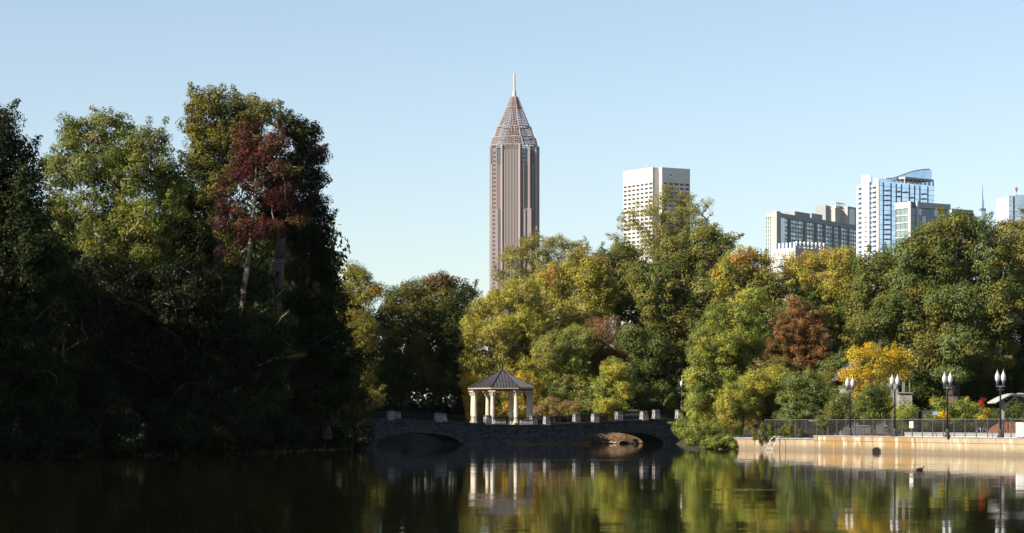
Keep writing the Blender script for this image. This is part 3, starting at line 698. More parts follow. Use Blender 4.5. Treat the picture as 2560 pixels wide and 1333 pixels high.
# ------------------------------------------------------------------ pool house behind the yellow tree
hd = 204.0; hx = PX(2170,hd)
house = empty('pool_house', (hx,hd,1.0), 0, 'gable roofed grey pool house hidden behind the yellow tree', 'building')
SIDING = mat('house_siding', (0.26,0.25,0.22), .8, (0.32,0.31,0.27), 2)
SLATE = mat('house_roof', (0.05,0.056,0.066), .6, (0.075,0.082,0.094), 3)
s_ = hd/F; x0, x1 = -84*s_, 94*s_; ez = PZ(948,hd)-1; rz_ = PZ(893,hd)-1
mb = MB(); mb.prism_xz([(x0+.6,-.5),(x1-.6,-.5),(x1-.6,ez+.1),((x0+x1)/2,rz_-.25),(x0+.6,ez+.1)], 0, 9); mb.build('wall', SIDING, house, fix=True)
for xa, xb in ((x0,(x0+x1)/2),(x1,(x0+x1)/2)):
    mb = MB(); mb.prism_xz([(xa,ez-.16),(xb,rz_),(xb,rz_+.18),(xa,ez+.02)], -1.0, 9.6); mb.build('roof', SLATE, house, fix=True)
for xx in (-3.0,-.8,1.4):
    mb = MB(); mb.box(xx,xx+1.0,-.03,-.003,.8,2.2); w_ = mb.build('window', mat('dark_glass',(0.02,0.022,0.025),.15,spec=.6), house)
    mb = MB(); mb.box(xx-.06,xx+1.06,-.06,-.032,.72,.80); mb.box(xx-.06,xx+1.06,-.06,-.032,2.2,2.28); mb.box(xx-.06,xx,-.06,-.032,.8,2.2); mb.box(xx+1,xx+1.06,-.06,-.032,.8,2.2); mb.build('frame', WHITE, w_)
pd = 197.0; r = empty('stone_pillar', (PX(2262,pd),pd,1.0), 0, 'rubble stone pillar carrying a pale porch post beside the yellow tree', 'pillar')
zt = PZ(984,pd)-1
mb = MB(); mb.frustum(0,0,-.3,zt,.52,.5,.50,.48); mb.build('shaft', masonry('chimney_stone',(0.36,0.33,0.28),(0.18,0.165,0.14),(0.10,0.09,0.08),1.6), r)
mb = MB(); mb.box(-.62,.62,-.6,.6,zt+.002,zt+.10); mb.build('cap', mat('pale_cap',(0.2,0.19,0.17),.8), r)
mb = MB(); mb.box(-.2,0.0,-.1,.1,zt+.10,zt+1.45); mb.box(.34,.40,-.05,.05,zt+.10,zt+1.45); mb.build('post', mat('pale_post',(0.16,0.16,0.15),.7), r)
mb = MB(); mb.box(-.6,.6,-.08,.08,zt+1.452,zt+1.6); mb.build('lintel', mat('pale_post',(0.16,0.16,0.15)), r)

# mulch
mb = MB(); pr = random.Random(9)
for (px0,px1,d0,h_) in ((2160,2242,176,.16),(2490,2600,172,.9)):
    n = 20; b0 = len(mb.v)
    for j,(yy,zz) in enumerate(((d0,0),(d0+.8,h_),(d0+3,h_*1.15),(d0+5,0))):
        for i in range(n+1): mb.v.append((PX(px0+(px1-px0)*i/n,d0), yy+pr.uniform(-.1,.1), 1.06+zz*(sin(pi*i/n)**.4 if 0<i<n else 0)+pr.uniform(0,.03)))
    for j in range(3):
        for i in range(n): mb.f.append((b0+j*(n+1)+i, b0+j*(n+1)+i+1, b0+(j+1)*(n+1)+i+1, b0+(j+1)*(n+1)+i))
tag(mb.build('mulch', mat('red_mulch',(0.22,0.085,0.045),.95,(0.33,0.15,0.08),6,.6,20)), kind='stuff')
#PART2
# ------------------------------------------------------------------ far city
class Face:
    """helper for boxes laid on a building face: 'R' faces local -y, 'L' faces local -x"""
    def __init__(s, side, off=0.0): s.side, s.off = side, off
    def box(s, mb, a0, a1, o0, o1, z0, z1):
        if s.side == 'R': mb.box(a0, a1, s.off-o1, s.off-o0, z0, z1)
        else: mb.box(s.off-o1, s.off-o0, a0, a1, z0, z1)
    def loc(s, a, o, z): return (a, s.off-o, z) if s.side == 'R' else (s.off-o, a, z)
class Bld:
    def __init__(s, name, px, d, t, label, cat='building'):
        s.t = R(t); s.C = Vector((PX(px,d), d, 0)); s.root = empty(name, s.C, s.t, label, cat); s.nwin = 0; s.rest = {}
    def u(s, px, off=0.0):     # position along the R face plane at local y=off
        k=(px-1280)/F; o=s.C+Vector((-sin(s.t)*off,cos(s.t)*off,0)); return (k*o.y-o.x)/(cos(s.t)-k*sin(s.t))
    def v(s, px, off=0.0):     # position along the L face plane at local x=off
        k=(px-1280)/F; o=s.C+Vector((cos(s.t)*off,sin(s.t)*off,0)); return (k*o.y-o.x)/(-sin(s.t)-k*cos(s.t))
    def d(s, x, y): return s.C.y + x*sin(s.t) + y*cos(s.t)
    def z(s, py, x=0, y=0): return PZ(py, s.d(x,y))
    def part(s, name, mb, m, parent=None, label=None):
        o = mb.build(name, m, parent or s.root); 
        if label: o['label'] = label
        return o
    def window(s, f, a0, a1, o0, o1, z0, z1, m, name='window'):
        if s.nwin < 96:
            mb = MB(); f.box(mb, a0, a1, o0, o1, z0, z1); s.part(name, mb, m); s.nwin += 1
        else: f.box(s.rest.setdefault(m.name, (MB(), m))[0], a0, a1, o0, o1, z0, z1)
    def finish(s):
        for k, (mb, m) in s.rest.items(): tag(mb.build('window', m, s.root), kind='stuff')
def glass(name, col, rough=0.12, metal=0.55, col2=None, scale=.15):
    return mat(name, col, rough, col2 or tuple(c*1.25 for c in col), scale, spec=.8, metal=metal, detail=3)
CONC = mat('white_concrete', (0.62,0.59,0.54), .85, (0.68,0.65,0.60), .05)
def grid(B, f, a0, a1, z0, z1, cols, rows, pw, ph, dep, fm, gm, name='facade_frame', ragged=0.0, sill=None):
    """frame lattice standing dep proud of the core, one pane per opening; row 0 is the topmost"""
    mb = MB(); cw = (a1-a0)/cols; rh = (z1-z0)/rows
    for i in range(cols+1):
        l = a0+cw*i-(cw-pw)/2; r = a0+cw*i+(cw-pw)/2; l = max(l,a0); r = min(r,a1)
        if i == 0: r = a0+(cw-pw)/2
        if r-l > .01: f.box(mb, l, r, 0.003, dep, z0, z1)
    for j in range(rows+1):
        l = z1-rh*j-(rh-ph)/2; r = z1-rh*j+(rh-ph)/2; l = max(l,z0); r = min(r,z1)
        if r-l > .01: f.box(mb, a0+.02, a1-.02, 0.005, dep-0.04, l, r)
    B.part(name, mb, fm)
    for j in range(rows):
        for i in range(cols):
            m = gm if not isinstance(gm, (list,tuple)) else gm[(i*7+j*5+(i*j)%3)%len(gm)]
            c = a0+cw*(i+.5); zc = z1-rh*(j+.5)
            B.window(f, c-pw/2-.02, c+pw/2+.02, .02, .12, zc-ph/2-.02, zc+ph/2+.02, m)

# --- white tower with round emblems
B = Bld('office_tower', 1655, 2100, 32, 'white concrete office tower with round emblems near its top, behind the tall olive tree')
H = B.z(418); vn = B.v(1647); xn = B.u(1632, vn); vL = B.v(1558, xn); uR = B.u(1725); 
TKC = mat('tower_concrete', (0.50,0.48,0.44), .85, (0.56,0.54,0.50), .04)
mb = MB(); mb.prism([(xn+1,vn+1),(0,vn+1),(0,0.9),(uR,0.9),(uR,vL-2),(xn+1,vL-2)], -5, H-1.2); B.part('core', mb, mat('shade_core',(0.30,0.29,0.27),.9))
fL, fR = Face('L', xn+1), Face('R', 1.0)
zw = 203.2; rows = 18; z0 = zw-rows*3.62
mb = MB(); fL.box(mb, vn, vL, .003, 1.0, zw, H); mb.box(xn,0.2,vn,vn+.9,-5,H-.15); mb.box(-.03,1.2,-.0,vn+.2,-5,H-.05); fR.box(mb, 1.2, uR, .003, 1.0, zw, H-.1); mb.box(uR-.8,uR+.3,2.0,vL-2,-5,H-1.3)
fL.box(mb, vn, vL, .003, 1.0, -5, z0); fR.box(mb, 1.2, uR, .003, 1.0, -5, z0); mb.box(uR+.31,uR+2.0,5,vL-8,-5,H-4); B.part('wall', mb, TKC)
mb = MB(); mb.box(xn+3,uR-2,vn+4,vL-5,H-1.2,H-.8); B.part('roof', mb, mat('roof_deck',(.3,.3,.3),.9))
TG = mat('tower_window', (0.028,0.028,0.036), .45, (0.05,0.05,0.06), .2, spec=.4)
grid(B, fL, vn, vL, z0, zw, 7, rows, (vL-vn)/7*.74, 1.75, 1.0, TKC, TG); grid(B, fR, 1.2, uR, z0, zw, 5, rows, (uR-1.2)/5*.78, 1.75, 1.0, TKC, TG)
B.finish()
def emblem(B, f, px, py, rpx, x_of, sc):
    a = x_of(px); zc = B.z(py, *( (a,1) if f.side=='R' else (xn,a) )); r = rpx/F*B.C.y
    mb = MB(); n = 28
    pts = [(a+r*cos(2*pi*k/n), zc+r*sin(2*pi*k/n)) for k in range(n)]
    for o in (1.0,1.25):
        for x,z in pts: mb.v.append(f.loc(x,o,z))
    mb.f.append(tuple(range(n,2*n))); 
    for k in range(n): mb.f.append((k,(k+1)%n,n+(k+1)%n,n+k))
    me = mb.build('emblem', mat('emblem_disc',(0.62,0.70,0.78) if f.side=='R' else (0.62,0.70,0.78),.5), B.root, fix=True)
    cu = bpy.data.curves.new('emblem_letters','FONT'); cu.body = 'TK'; cu.size = r*1.25; cu.extrude = .06; cu.offset = .06; cu.align_x = 'CENTER'; cu.align_y = 'CENTER'
    tmp = bpy.data.objects.new('tmp', cu); C.objects.link(tmp); bpy.context.view_layer.update()
    dm = bpy.data.meshes.new_from_object(tmp.evaluated_get(bpy.context.evaluated_depsgraph_get())); bpy.data.objects.remove(tmp)
    dm.materials.clear(); dm.materials.append(mat('emblem_blue',(0.015,0.05,0.17),.5)); o = bpy.data.objects.new('letters', dm); C.objects.link(o); o.parent = me
    if f.side == 'R': o.matrix_local = Matrix.Translation(f.loc(a,1.34,zc)) @ Matrix.Rotation(R(90),4,'X')
    else: o.matrix_local = Matrix.Translation(f.loc(a,1.34,zc)) @ Matrix.Rotation(R(-90),4,'Z') @ Matrix.Rotation(R(90),4,'X')
emblem(B, fR, 1675.5, 438.5, 6.8, lambda p: B.u(p,0), 1); emblem(B, fL, 1573, 448.5, 7.2, lambda p: B.v(p,xn), 1)

# --- tall brown skyscraper with open lattice crown
bd = 2200.0; s_ = bd/F
sk = empty('skyscraper', (PX(1286,bd),bd,0), R(-9.5), 'tall brown granite skyscraper with stepped shaft, open lattice pyramid and spire', 'skyscraper')
GRAN = mat('brown_granite', (0.205,0.165,0.155), .7, (0.235,0.19,0.18), .03)
RIB = mat('pale_granite_rib', (0.33,0.265,0.25), .7)
SG_ = glass('skyscraper_glass', (0.10,0.135,0.17), .2, .5)
zt = PZ(374,bd); zs1 = PZ(416,bd); zs2 = PZ(526,bd)
def q(v): return v*s_
corner = 47; arm = 24; armD = 56
mb = MB(); mb.box(q(-corner+1.5),q(corner-1.5),q(-corner+1.5),q(corner-1.5),-5,zt-1); mb.build('core', SG_, sk)
mb = MB()
for sx in (-1,1):
    for sy in (-1,1):            # corner blocks, glass strip left between them and the arms
        xs_ = sorted((sx*q(36),sx*q(corner))); ys_ = sorted((sy*q(36),sy*q(corner))); mb.box(xs_[0],xs_[1],ys_[0],ys_[1],-5,zt)
        xs_ = sorted((sx*q(34.5),sx*q(corner+3.5))); ys_ = sorted((sy*q(34.5),sy*q(corner+3.5))); mb.box(xs_[0],xs_[1],ys_[0],ys_[1],-5,zs2)
mb.build('corner_block', GRAN, sk)
for k in range(4):               # four projecting arms with pinstripe ribs
    a = k*pi/2; rt = Matrix.Rotation(a,4,'Z')
    mb = MB(); mb.box(q(-arm),q(arm),q(-armD),q(-corner+3),-5,zt+1.5); mb.box(q(-arm-8),q(arm+8),q(-armD+5),q(-corner+3),-5,zs1); mb.box(q(-arm-12),q(arm+12),q(-armD+3.5),q(-corner+3),-5,zs2)
    o = mb.build('projecting_bay', SG_ if False else mat('bay_glass',(0.07,0.072,0.085),.35,(0.10,0.10,0.115),.05,spec=.5), sk); o.matrix_local = rt
    mb = MB()
    for i in range(11):
        x = q(-arm+5+i*(2*arm-10)/10); mb.box(x-.36,x+.36,q(-armD)-.45,q(-armD)-.003,-5,zt-2)
    for sx in (-1,1):
        for j, (xo, yo, top_) in enumerate(((arm+2.5,armD-5,zs1),(arm+5.5,armD-5,zs1),(arm+8.8,armD-3.5,zs2),(arm+11.4,armD-3.5,zs2))):
            x = sx*q(xo); mb.box(x-.36,x+.36,q(-yo)-.45,q(-yo)-.003,-5,top_-.5)
    r_ = mb.build('facade_rib', mat('granite_rib',(0.25,0.21,0.20),.7), o)
    mb = MB()
    for sx in (-1,1):
        x = sx*q(arm-1.6); mb.box(x-q(1.9),x+q(1.9),q(-armD)-1.3,q(-armD)-.004,-5,zt+3.0)
        x = sx*q(arm+8.2); mb.box(x-q(.8),x+q(.8),q(-armD+5)-.9,q(-armD+5)-.004,-5,zs1+1)
    mb.build('edge_rib', RIB, o)
# floor lines in glass strips, corner windows
mb = MB()
for z in np.arange(4, zt-3, 3.66):
    for sx in (-1,1):
        for sy in (-1,1):
            a0,a1 = sorted((sx*q(24.3),sx*q(35.7))); y0,y1 = sorted((sy*q(corner-1.5),sy*q(corner-1.5)+sy*.35)); mb.box(a0,a1,y0,y1,z,z+.8); mb.box(y0,y1,a0 if sx*sy>0 else a0,a1,z,z+.8)
mb.build('spandrel', mat('dark_spandrel',(0.10,0.085,0.085),.6), sk)
WN = mat('punched_window', (0.05,0.06,0.075), .3, spec=.6); w0 = None; w1_ = None
nz = 0
for i, z in enumerate(np.arange(zt-5.2, 95, -3.66)):
    big = z < zs2-1; xo = q(corner+3.5) if big else q(corner)
    mb = MB(); xc = -q(42.5 if not big else 43.5); mb.box(xc-1.1,xc+1.1,-xo-.02,-xo+.3-.29,z,z+1.9); mb.build('window', WN, sk)
mb = MB()
for i, z in enumerate(np.arange(zt-5.2, 95, -3.66)):
    big = z < zs2-1; xo = q(corner+3.5) if big else q(corner)
    for yc in (q(42),): mb.box(xo-.01,xo+.02,yc-1.1,yc+1.1,z,z+1.9); mb.box(xo-.01,xo+.02,-yc-1.1,-yc+1.1,z,z+1.9); mb.box(-xo-.02,-xo+.01,-yc-1.1,-yc+1.1,z,z+1.9)
tag(mb.build('window', WN, sk), kind='stuff')
# lattice crown
STL = mat('crown_steel', (0.20,0.15,0.155), .55, (0.26,0.195,0.195), .1); GOLD = mat('crown_gold_band', (0.25,0.195,0.155), .5)
def ring(hw, z, cut=.42):
    pts = []
    for sx, sy in ((1,-1),(1,1),(-1,1),(-1,-1)):
        c = hw*cut
        A = (sx*hw, sy*(hw-c) ); Bp = (sx*(hw-c), sy*hw)
        pts += [Bp, A] if sx*sy < 0 else [A, Bp]
    return [Vector((x,y,z)) for x,y in pts]
lev_px = [(366,54,.45),(346,50,.5),(344,46,.52),(318,39,.55),(317,36,.55),(269,17.5,.55),(243,8.5,.55)]
lv = [ring(q(h), PZ(py,bd), c) for py,h,c in lev_px]
for li, (r0, r1) in enumerate(zip(lv, lv[1:])):
    if lev_px[li][0]-lev_px[li+1][0] < 3: continue
    mb = MB(); n = 8; nsub = 6 if li < 4 else 4; steps = 4 if li == 0 else (4 if li == 2 else (8 if li == 4 else 5))
    for k in range(n):
        a0,a1,b0,b1 = r0[k], r0[(k+1)%n], r1[k], r1[(k+1)%n]
        mb.tube(a0, b0, .55, .5, 4)
        for j in range(1,nsub): mb.tube(a0.lerp(a1,j/nsub), b0.lerp(b1,j/nsub), .26, .22, 4)
        for i in range(steps+1): mb.tube(a0.lerp(b0,i/steps), a1.lerp(b1,i/steps), .28, .28, 4)
        for i in range(steps):
            p, q_ = a0.lerp(b0,i/steps), a1.lerp(b1,(i+1)/steps)
            mb.tube(p, q_, .16, .16, 3)
    mb.build('crown_lattice', STL, sk)
for li in (0,1,3,5):
    mb = MB()
    for k in range(8): mb.tube(lv[li][k], lv[li][(k+1)%8], .62, .62, 4)
    mb.build('crown_band', GOLD, sk)
mb = MB(); mb.lathe([(q(40),zt),(q(34),PZ(344,bd)),(q(24),PZ(318,bd)),(q(9),PZ(269,bd)),(q(4),PZ(245,bd))],8,rot=pi/8)
# inner stair and mast structure seen through the lattice
mb = MB(); mb.box(-q(17),q(17),-q(17),q(17),zt-1,PZ(338,bd)); mb.box(-q(9),q(9),-q(9),q(9),PZ(338,bd),PZ(312,bd)); mb.box(-q(4),q(4),-q(4),q(4),PZ(312,bd),PZ(285,bd)); mb.tube((0,0,PZ(290,bd)),(0,0,PZ(240,bd)),1.2,.8,6)
for k in range(8):
    a = k*pi/4+.3; mb.tube((q(30)*cos(a),q(30)*sin(a),zt),(q(8)*cos(a),q(8)*sin(a),PZ(300,bd)),.35,.3,4); mb.tube((q(18)*cos(a),q(18)*sin(a),zt),(q(30)*cos(a+.7),q(30)*sin(a+.7),PZ(330,bd)),.25,.25,4)
mb.build('crown_core', mat('crown_inner',(0.20,0.16,0.165),.7), sk)
mb = MB(); zz = lambda p: PZ(p,bd)
mb.lathe([(q(8.5),zz(244)),(q(8.5),zz(242)),(q(5.5),zz(241.5)),(q(3.8),zz(227)),(q(2.4),zz(222)),(q(2.9),zz(214)),(q(2.6),zz(212)),(q(2.4),zz(186)),(.15,zz(179))],8,rot=pi/8)
mb.build('spire', mat('spire_metal',(0.42,0.35,0.31),.5), sk)

# --- concrete and green glass block
B = Bld('apartment_block', 1940, 1850, 58, 'wide grey and green glass apartment block with blocky roof, left of the white balcony tower')
x2 = B.u(2160); vL = B.v(1915); H = B.z(531,0,0)
GC = mat('grey_concrete', (0.25,0.255,0.26), .85, (0.29,0.295,0.30), .04); GCL = mat('light_concrete', (0.36,0.345,0.32), .85)
GG = [glass('green_pane', (0.40,0.50,0.50), .2, .35), glass('dark_green_pane', (0.16,0.22,0.23), .25, .35), glass('pale_green_pane', (0.36,0.46,0.45), .2, .3), glass('dusky_pane',(0.24,0.32,0.33),.25,.3)]
mb = MB(); mb.box(0.6,x2,0.6,vL-.02,-5,H-.5); B.part('core', mb, GC)
fR, fL = Face('R',.6), Face('L',.6)
zb = H-3.4; rows = 11; z0 = zb-rows*3.05
u1 = B.u(1963); 
mb = MB(); fR.box(mb,0,x2,.003,.9,zb,H); fR.box(mb,0,x2,.003,.9,-5,z0); B.part('wall', mb, GC)
mb = MB(); mb.box(-.6,u1*.42,-.9,3.2,-5,H+.9); B.part('corner_pier', mb, GCL)
mb = MB(); fR.box(mb, u1*.42+.01, u1*.9, .01,1.0, 60, zb-.01); 
o = B.part('corner_glazing', mb, GG[0]); 
mb = MB(); fL.box(mb,3.3,vL,.003,.9,zb,H-.3); fL.box(mb,3.3,vL,.003,.85,-5,z0); B.part('side_wall', mb, GCL)
grid(B, fL, 3.4, vL, z0, zb, 3, rows, (vL-3.4)/3*.86, 2.6, .7, mat('light_frame',(0.5,0.5,0.47),.7), [GG[0],GG[2]])
grid(B, fR, u1, x2, z0, zb, 30, rows, (x2-u1)/30*.82, 2.1, .22, mat('dark_frame',(0.17,0.175,0.18),.7), [GG[0],GG[1],GG[3],GG[2],GG[1],GG[0]])
for px in (1975,2012,2040,2062,2084,2101,2122):
    u = B.u(px); mb = MB(); mb.box(u-.55,u+.55,-.75,.5,60,zb); B.part('facade_pier', mb, GC)
for a,b_,zy0,dp in ((1987,2025,528,3),(2029,2056,533,6),(2064,2098,513,14)):
    ua,ub = B.u(a,dp),B.u(b_,dp); mb = MB(); mb.box(ua,ub,dp,dp+9,H-.6,B.z(zy0,ua,dp)); B.part('roof_block', mb, GC)
mb = MB(); ua,ub = B.u(2088,8),B.u(2118,8); mb.box(ua,ub,8,16,H-.7,B.z(519,ua,8)); ub2=B.u(2150,3); mb.box(B.u(2119,3),ub2,3,15,H-.7,B.z(518,ub,3)); B.part('penthouse', mb, GCL)
mb = MB(); mb.box(B.u(2123,3),B.u(2137,3),2.9,2.99,H+.5,B.z(522,B.u(2123,3),3)); B.part('penthouse_glazing', mb, GG[1])
mb = MB(); ua,ub = B.u(2089,10),B.u(2112,10); za = B.z(519,ua,10); mb.box(ua,ub,10,15,za,za+1.8)
for i in range(6): x=ua+(ub-ua)*i/5; mb.box(x-.25,x+.25,9.8,9.99,za,za+4.2)
mb.box(ua,ub,9.8,15,za+3.9,za+4.3); B.part('roof_cage', mb, mat('white_metal',(0.7,0.7,0.7),.6))
B.finish()

# --- low cream building with fins
B = Bld('cream_building', 1988, 1650, 40, 'cream terraced building with pointed blue roof fins in front of the green glass block')
CR = mat('cream_render', (0.42,0.37,0.32), .85, (0.48,0.425,0.37), .05); H = B.z(618)
n = 10; R0 = B.v(1932)*.9
mb = MB(); mb.box(.5,B.u(2066),.5,22,-5,H-2); B.part('core', mb, CR)
uM = B.u(2066); vM = B.v(1932)
mb = MB(); mb.box(0,uM,0,.45,H-7.5,H-.5); mb.box(0,.45,.46,vM,H-7.5,H-.4); B.part('parapet', mb, CR)
for i in range(4):
    u = uM*i/3; mb = MB(); mb.box(u-.9,u+.9,-1.0,.6,-5,H+1.0); B.part('pier', mb, CR)
BLM = glass('fin_blue', (0.35,0.48,0.68), .3, .2)
for i in range(8):
    u = uM*(i+.5)/8; mb = MB(); mb.tube((u,.6,H-.5),(u,.6,H+2.8),.42,.42,6); mb.lathe([(.8,H+2.8),(.9,H+3.3),(.3,H+4.0)],8,u,.6); B.part('roof_finial', mb, mat('white_metal',(.7,.7,.7)))
for i in range(6):
    v = vM*(i+.6)/6; mb = MB(); mb.prism([(.9,v-.9),(1.3,v-.9),(1.3,v+.9),(.9,v+.9)], H-.6, H+3.4); B.part('roof_fin', mb, BLM)
for i in range(6):
    v = vM*(i+.5)/6; mb = MB(); mb.box(-.02,.3,v-.35,v+.35,H-5.2,H-2.6); B.part('window', mb, WN)
for j in range(3):
    z = H-9-j*4.2
    for i in range(6):
        if i%2==0: continue
        u = uM*(i+.5)/6; mb = MB(); mb.box(u-1.6,u+1.6,.38,.48,z-2.0,z+1.2); B.part('window', mb, GG[2])
    for i in range(4):
        v = vM*(i+.5)/4; mb = MB(); mb.box(.38,.48,v-1.4,v+1.4,z-2.4,z+1.0); B.part('window', mb, GG[3] if i%2 else BLM)
    mb = MB(); mb.box(-.9,uM,-.9,.49,z-3.0,z-2.5); mb.box(-.88,.489,.5,vM,z-3.0,z-2.5); B.part('balcony_slab', mb, CR)

# --- white balcony tower with sail roof
B = Bld('balcony_tower', 2196, 1600, 42, 'white and blue glass residential tower with small balconies and a rising sail shaped roof')
WT = mat('tower_white', (0.50,0.48,0.455), .7); BG = [glass('sky_pane',(0.60,0.70,0.84),.10,.75), glass('pale_sky_pane',(0.60,0.72,0.88),.12,.6)]; DKM = mat('grey_mullion',(0.20,0.21,0.24),.6)
LP = [glass('lit_side_pane',(0.22,0.30,0.42),.3,.15), glass('lit_side_pane_pale',(0.28,0.36,0.47),.3,.15)]; H = B.z(452); uR = B.u(2337); vL = B.v(2142); z0 = 90
mb = MB(); mb.box(.5,uR-1,.5,vL-.5,-5,H-.5); B.part('core', mb, DKM)
fR, fL = Face('R',.5), Face('L',.5)
# left side: white piers, glazed bays, balconies
vs = [B.v(p) for p in (2195,2179,2176,2157,2155,2142)]
mb = MB(); fL.box(mb, vs[2], vs[3], .003, 1.6, -5, H+2.2); fL.box(mb, -.4, vs[0]+.9, .003,.9,-5,H); fL.box(mb, vL-.9, vL, .003,.9,-5,H-3); B.part('wall', mb, WT)
rh = 3.1; rows = int((H-z0)/rh)
for j in range(rows):
    z = H-3.6-j*rh
    for (a,b_,o) in ((vs[0]+.95,vs[1],.5),(vs[4],vL-.95,.5)):
        B.window(fL, a, b_, .02, o, z, z+2.75, LP[j%2])
        if j < 18:
            mb = MB(); c=(a+b_)/2; w_=(b_-a)*.36; fL.box(mb, c-w_, c+w_, o+.01, o+1.7, z-.28, z-.02)
            slab = B.part('balcony', mb, WT); mb = MB(); fL.box(mb, c-w_, c+w_, o+1.6, o+1.69, z-.02, z+.95); mb.build('railing', mat('balcony_rail',(0.45,0.45,0.47),.5), slab)
    if j < 18 and 5 < j:
        mb = MB(); c=(vs[2]+vs[3])/2; fL.box(mb, c-1.2, c+1.2, 1.61, 2.6, z-.28, z-.05); B.part('balcony', mb, WT)
        mb = MB(); fL.box(mb, c-.9, c+.9, 1.602, 1.64, z+.1, z+2.3); B.part('window', mb, BG[1])
# right side: blue curtain wall with dark vertical bands
bands = [2209,2228,2241,2254,2274,2287,2300,2320]; us = [0.0]+[B.u(p) for p in bands]+[uR-.2]
for a, b_ in zip(us, us[1:]):
    for j in range(rows):
        z = H-3.0-j*rh
        if b_-a > .8: B.window(fR, a+.25, b_-.25, .02, .42, z+.1, z+rh-.02, BG[0 if (j+int(a))%3 else 1])
mb = MB()
for u in us[1:-1]: fR.box(mb, u-.5, u+.5, .003, .6, z0, H-.8)
B.part('mullion_band', mb, DKM)
mb = MB()
for j in range(rows): fR.box(mb, 0, uR, .003, .5, H-3.0-j*rh-.06, H-3.0-j*rh+.12)
B.part('floor_line', mb, mat('blue_grey_line',(0.14,0.20,0.28),.5))
for bi in (1,3,4,5,7):
    a, b_ = us[bi], us[bi+1]; c = (a+b_)/2
    for j in range(1, 17):
        if (j+bi)%7 == 6: continue
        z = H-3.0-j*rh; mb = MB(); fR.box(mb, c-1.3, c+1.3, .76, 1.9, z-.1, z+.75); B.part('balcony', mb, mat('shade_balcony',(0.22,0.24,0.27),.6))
# sail roof and pergola
sail = [(2215,447),(2232,446),(2255,438),(2280,429),(2305,424.5),(2323,423.5)]; dp = 7
pts = [(B.u(p,dp), B.z(y,B.u(p,dp),dp)) for p,y in sail]; poly = [(pts[0][0],H-.6)]+pts+[(B.u(2329,dp),B.z(426,B.u(2329,dp),dp)),(B.u(2329,dp),H-.6)]
mb = MB(); mb.prism_xz(poly, dp, dp+1.2); sl_ = B.part('sail_screen', mb, glass('sail_glass',(0.46,0.60,0.80),.15,.6))
mb = MB()
for (x0,za),(x1,zb_) in zip(pts,pts[1:]): mb.tube((x0,dp-.1,za+.1),(x1,dp-.1,zb_+.1),.42,.42,4)
mb.build('sail_edge', mat('sail_edge',(0.28,0.24,0.24),.6), sl_)
ua, ub = B.u(2262,1), B.u(2333,1); zp = B.z(447,ua,1); mb = MB(); mb.box(ua,ub,.6,6,zp,zp+1.3)
for i in range(8): x=ua+(ub-ua)*i/7; mb.box(x-.35,x+.35,.7,1.4,H-1,zp-.003)
B.part('pergola', mb, mat('taupe_frame',(0.33,0.30,0.29),.7))
mb = MB(); mb.box(1.2,B.u(2219,1),1.2,5,H-.5,B.z(449.0,0,1)+1.0); mb.box(-.8,.9,B.v(2178),B.v(2156),H-.5,H+4); B.part('roof_screen', mb, BG[1])
B.finish()

# --- office with white bands
B = Bld('banded_office', 2276, 1350, 36, 'mid rise grey glass office with white horizontal bands, behind the big oak')
H = B.z(504); uR = B.u(2375); vL = B.v(2240); z0 = 40
OG = [glass('office_pane',(0.22,0.30,0.34),.2,.4), glass('office_pane_green',(0.15,0.20,0.20),.3,.1), glass('office_dark_pane',(0.07,0.10,0.14),.2,.4)]
mb = MB(); mb.box(.5,uR-.5,.5,vL,-5,H-.5); B.part('core', mb, mat('office_core',(0.12,0.13,0.14),.8))
fR, fL = Face('R',.5), Face('L',.5); GW = mat('office_white',(0.48,0.47,0.46),.7); GY = mat('office_grey',(0.38,0.38,0.38),.8)
u1 = B.u(2293)
mb = MB(); fL.box(mb,0,vL+.3,.003,.8,H-3.4,H); mb.box(-.5,.7,-.5,.9,-5,H+.2); mb.box(u1-.5,u1+.7,-.55,.4,-5,H+.6); B.part('white_frame', mb, GW)
mb = MB(); fR.box(mb,u1+.8,uR+.2,.003,.8,H-3.0,H); B.part('parapet', mb, GY)
rh = 3.95; rows = int((H-3.4-z0)/rh)
for j in range(rows):
    z = H-3.4-(j+1)*rh
    n = 3
    for i in range(n): B.window(fL, 1.0+(vL-1)*i/n+.12, 1.0+(vL-1)*(i+1)/n-.12, .02,.3, z+.55, z+rh-.02, OG[1])
    B.window(fR, .8, u1-.6, .02,.3, z+.3, z+rh, OG[1])
    n = 8
    for i in range(n): B.window(fR, u1+.9+(uR-u1-1)*i/n+.1, u1+.9+(uR-u1-1)*(i+1)/n-.1, .02,.3, z+.45, z+rh-.02, OG[2] if (i*3+j)%4 else OG[0])
mb = MB()
for j in range(rows): z = H-3.4-(j+1)*rh; fL.box(mb,.95,vL,.003,.7,z,z+.5); fR.box(mb,u1+.72,uR,.003,.45,z+.05,z+.3)
B.part('floor_band', mb, GW)
mb = MB(); ua = B.u(2379,8); ub = B.u(2432,8); zl = B.z(522,ua,8); mb.box(ua,ub,8,24,-5,zl-3); o = B.part('rear_wing', mb, OG[0]); mb = MB(); mb.box(ua-.1,ub+.1,7.7,24.2,zl-3,zl); mb.build('parapet', GY, o)
mb = MB()
for k in range(8):
    x = ua+(ub-ua)*k/7; mb.box(x-.2,x+.2,7.85,7.99,20,zl-3.01)
mb.build('mullion', GY, o)
B.finish()

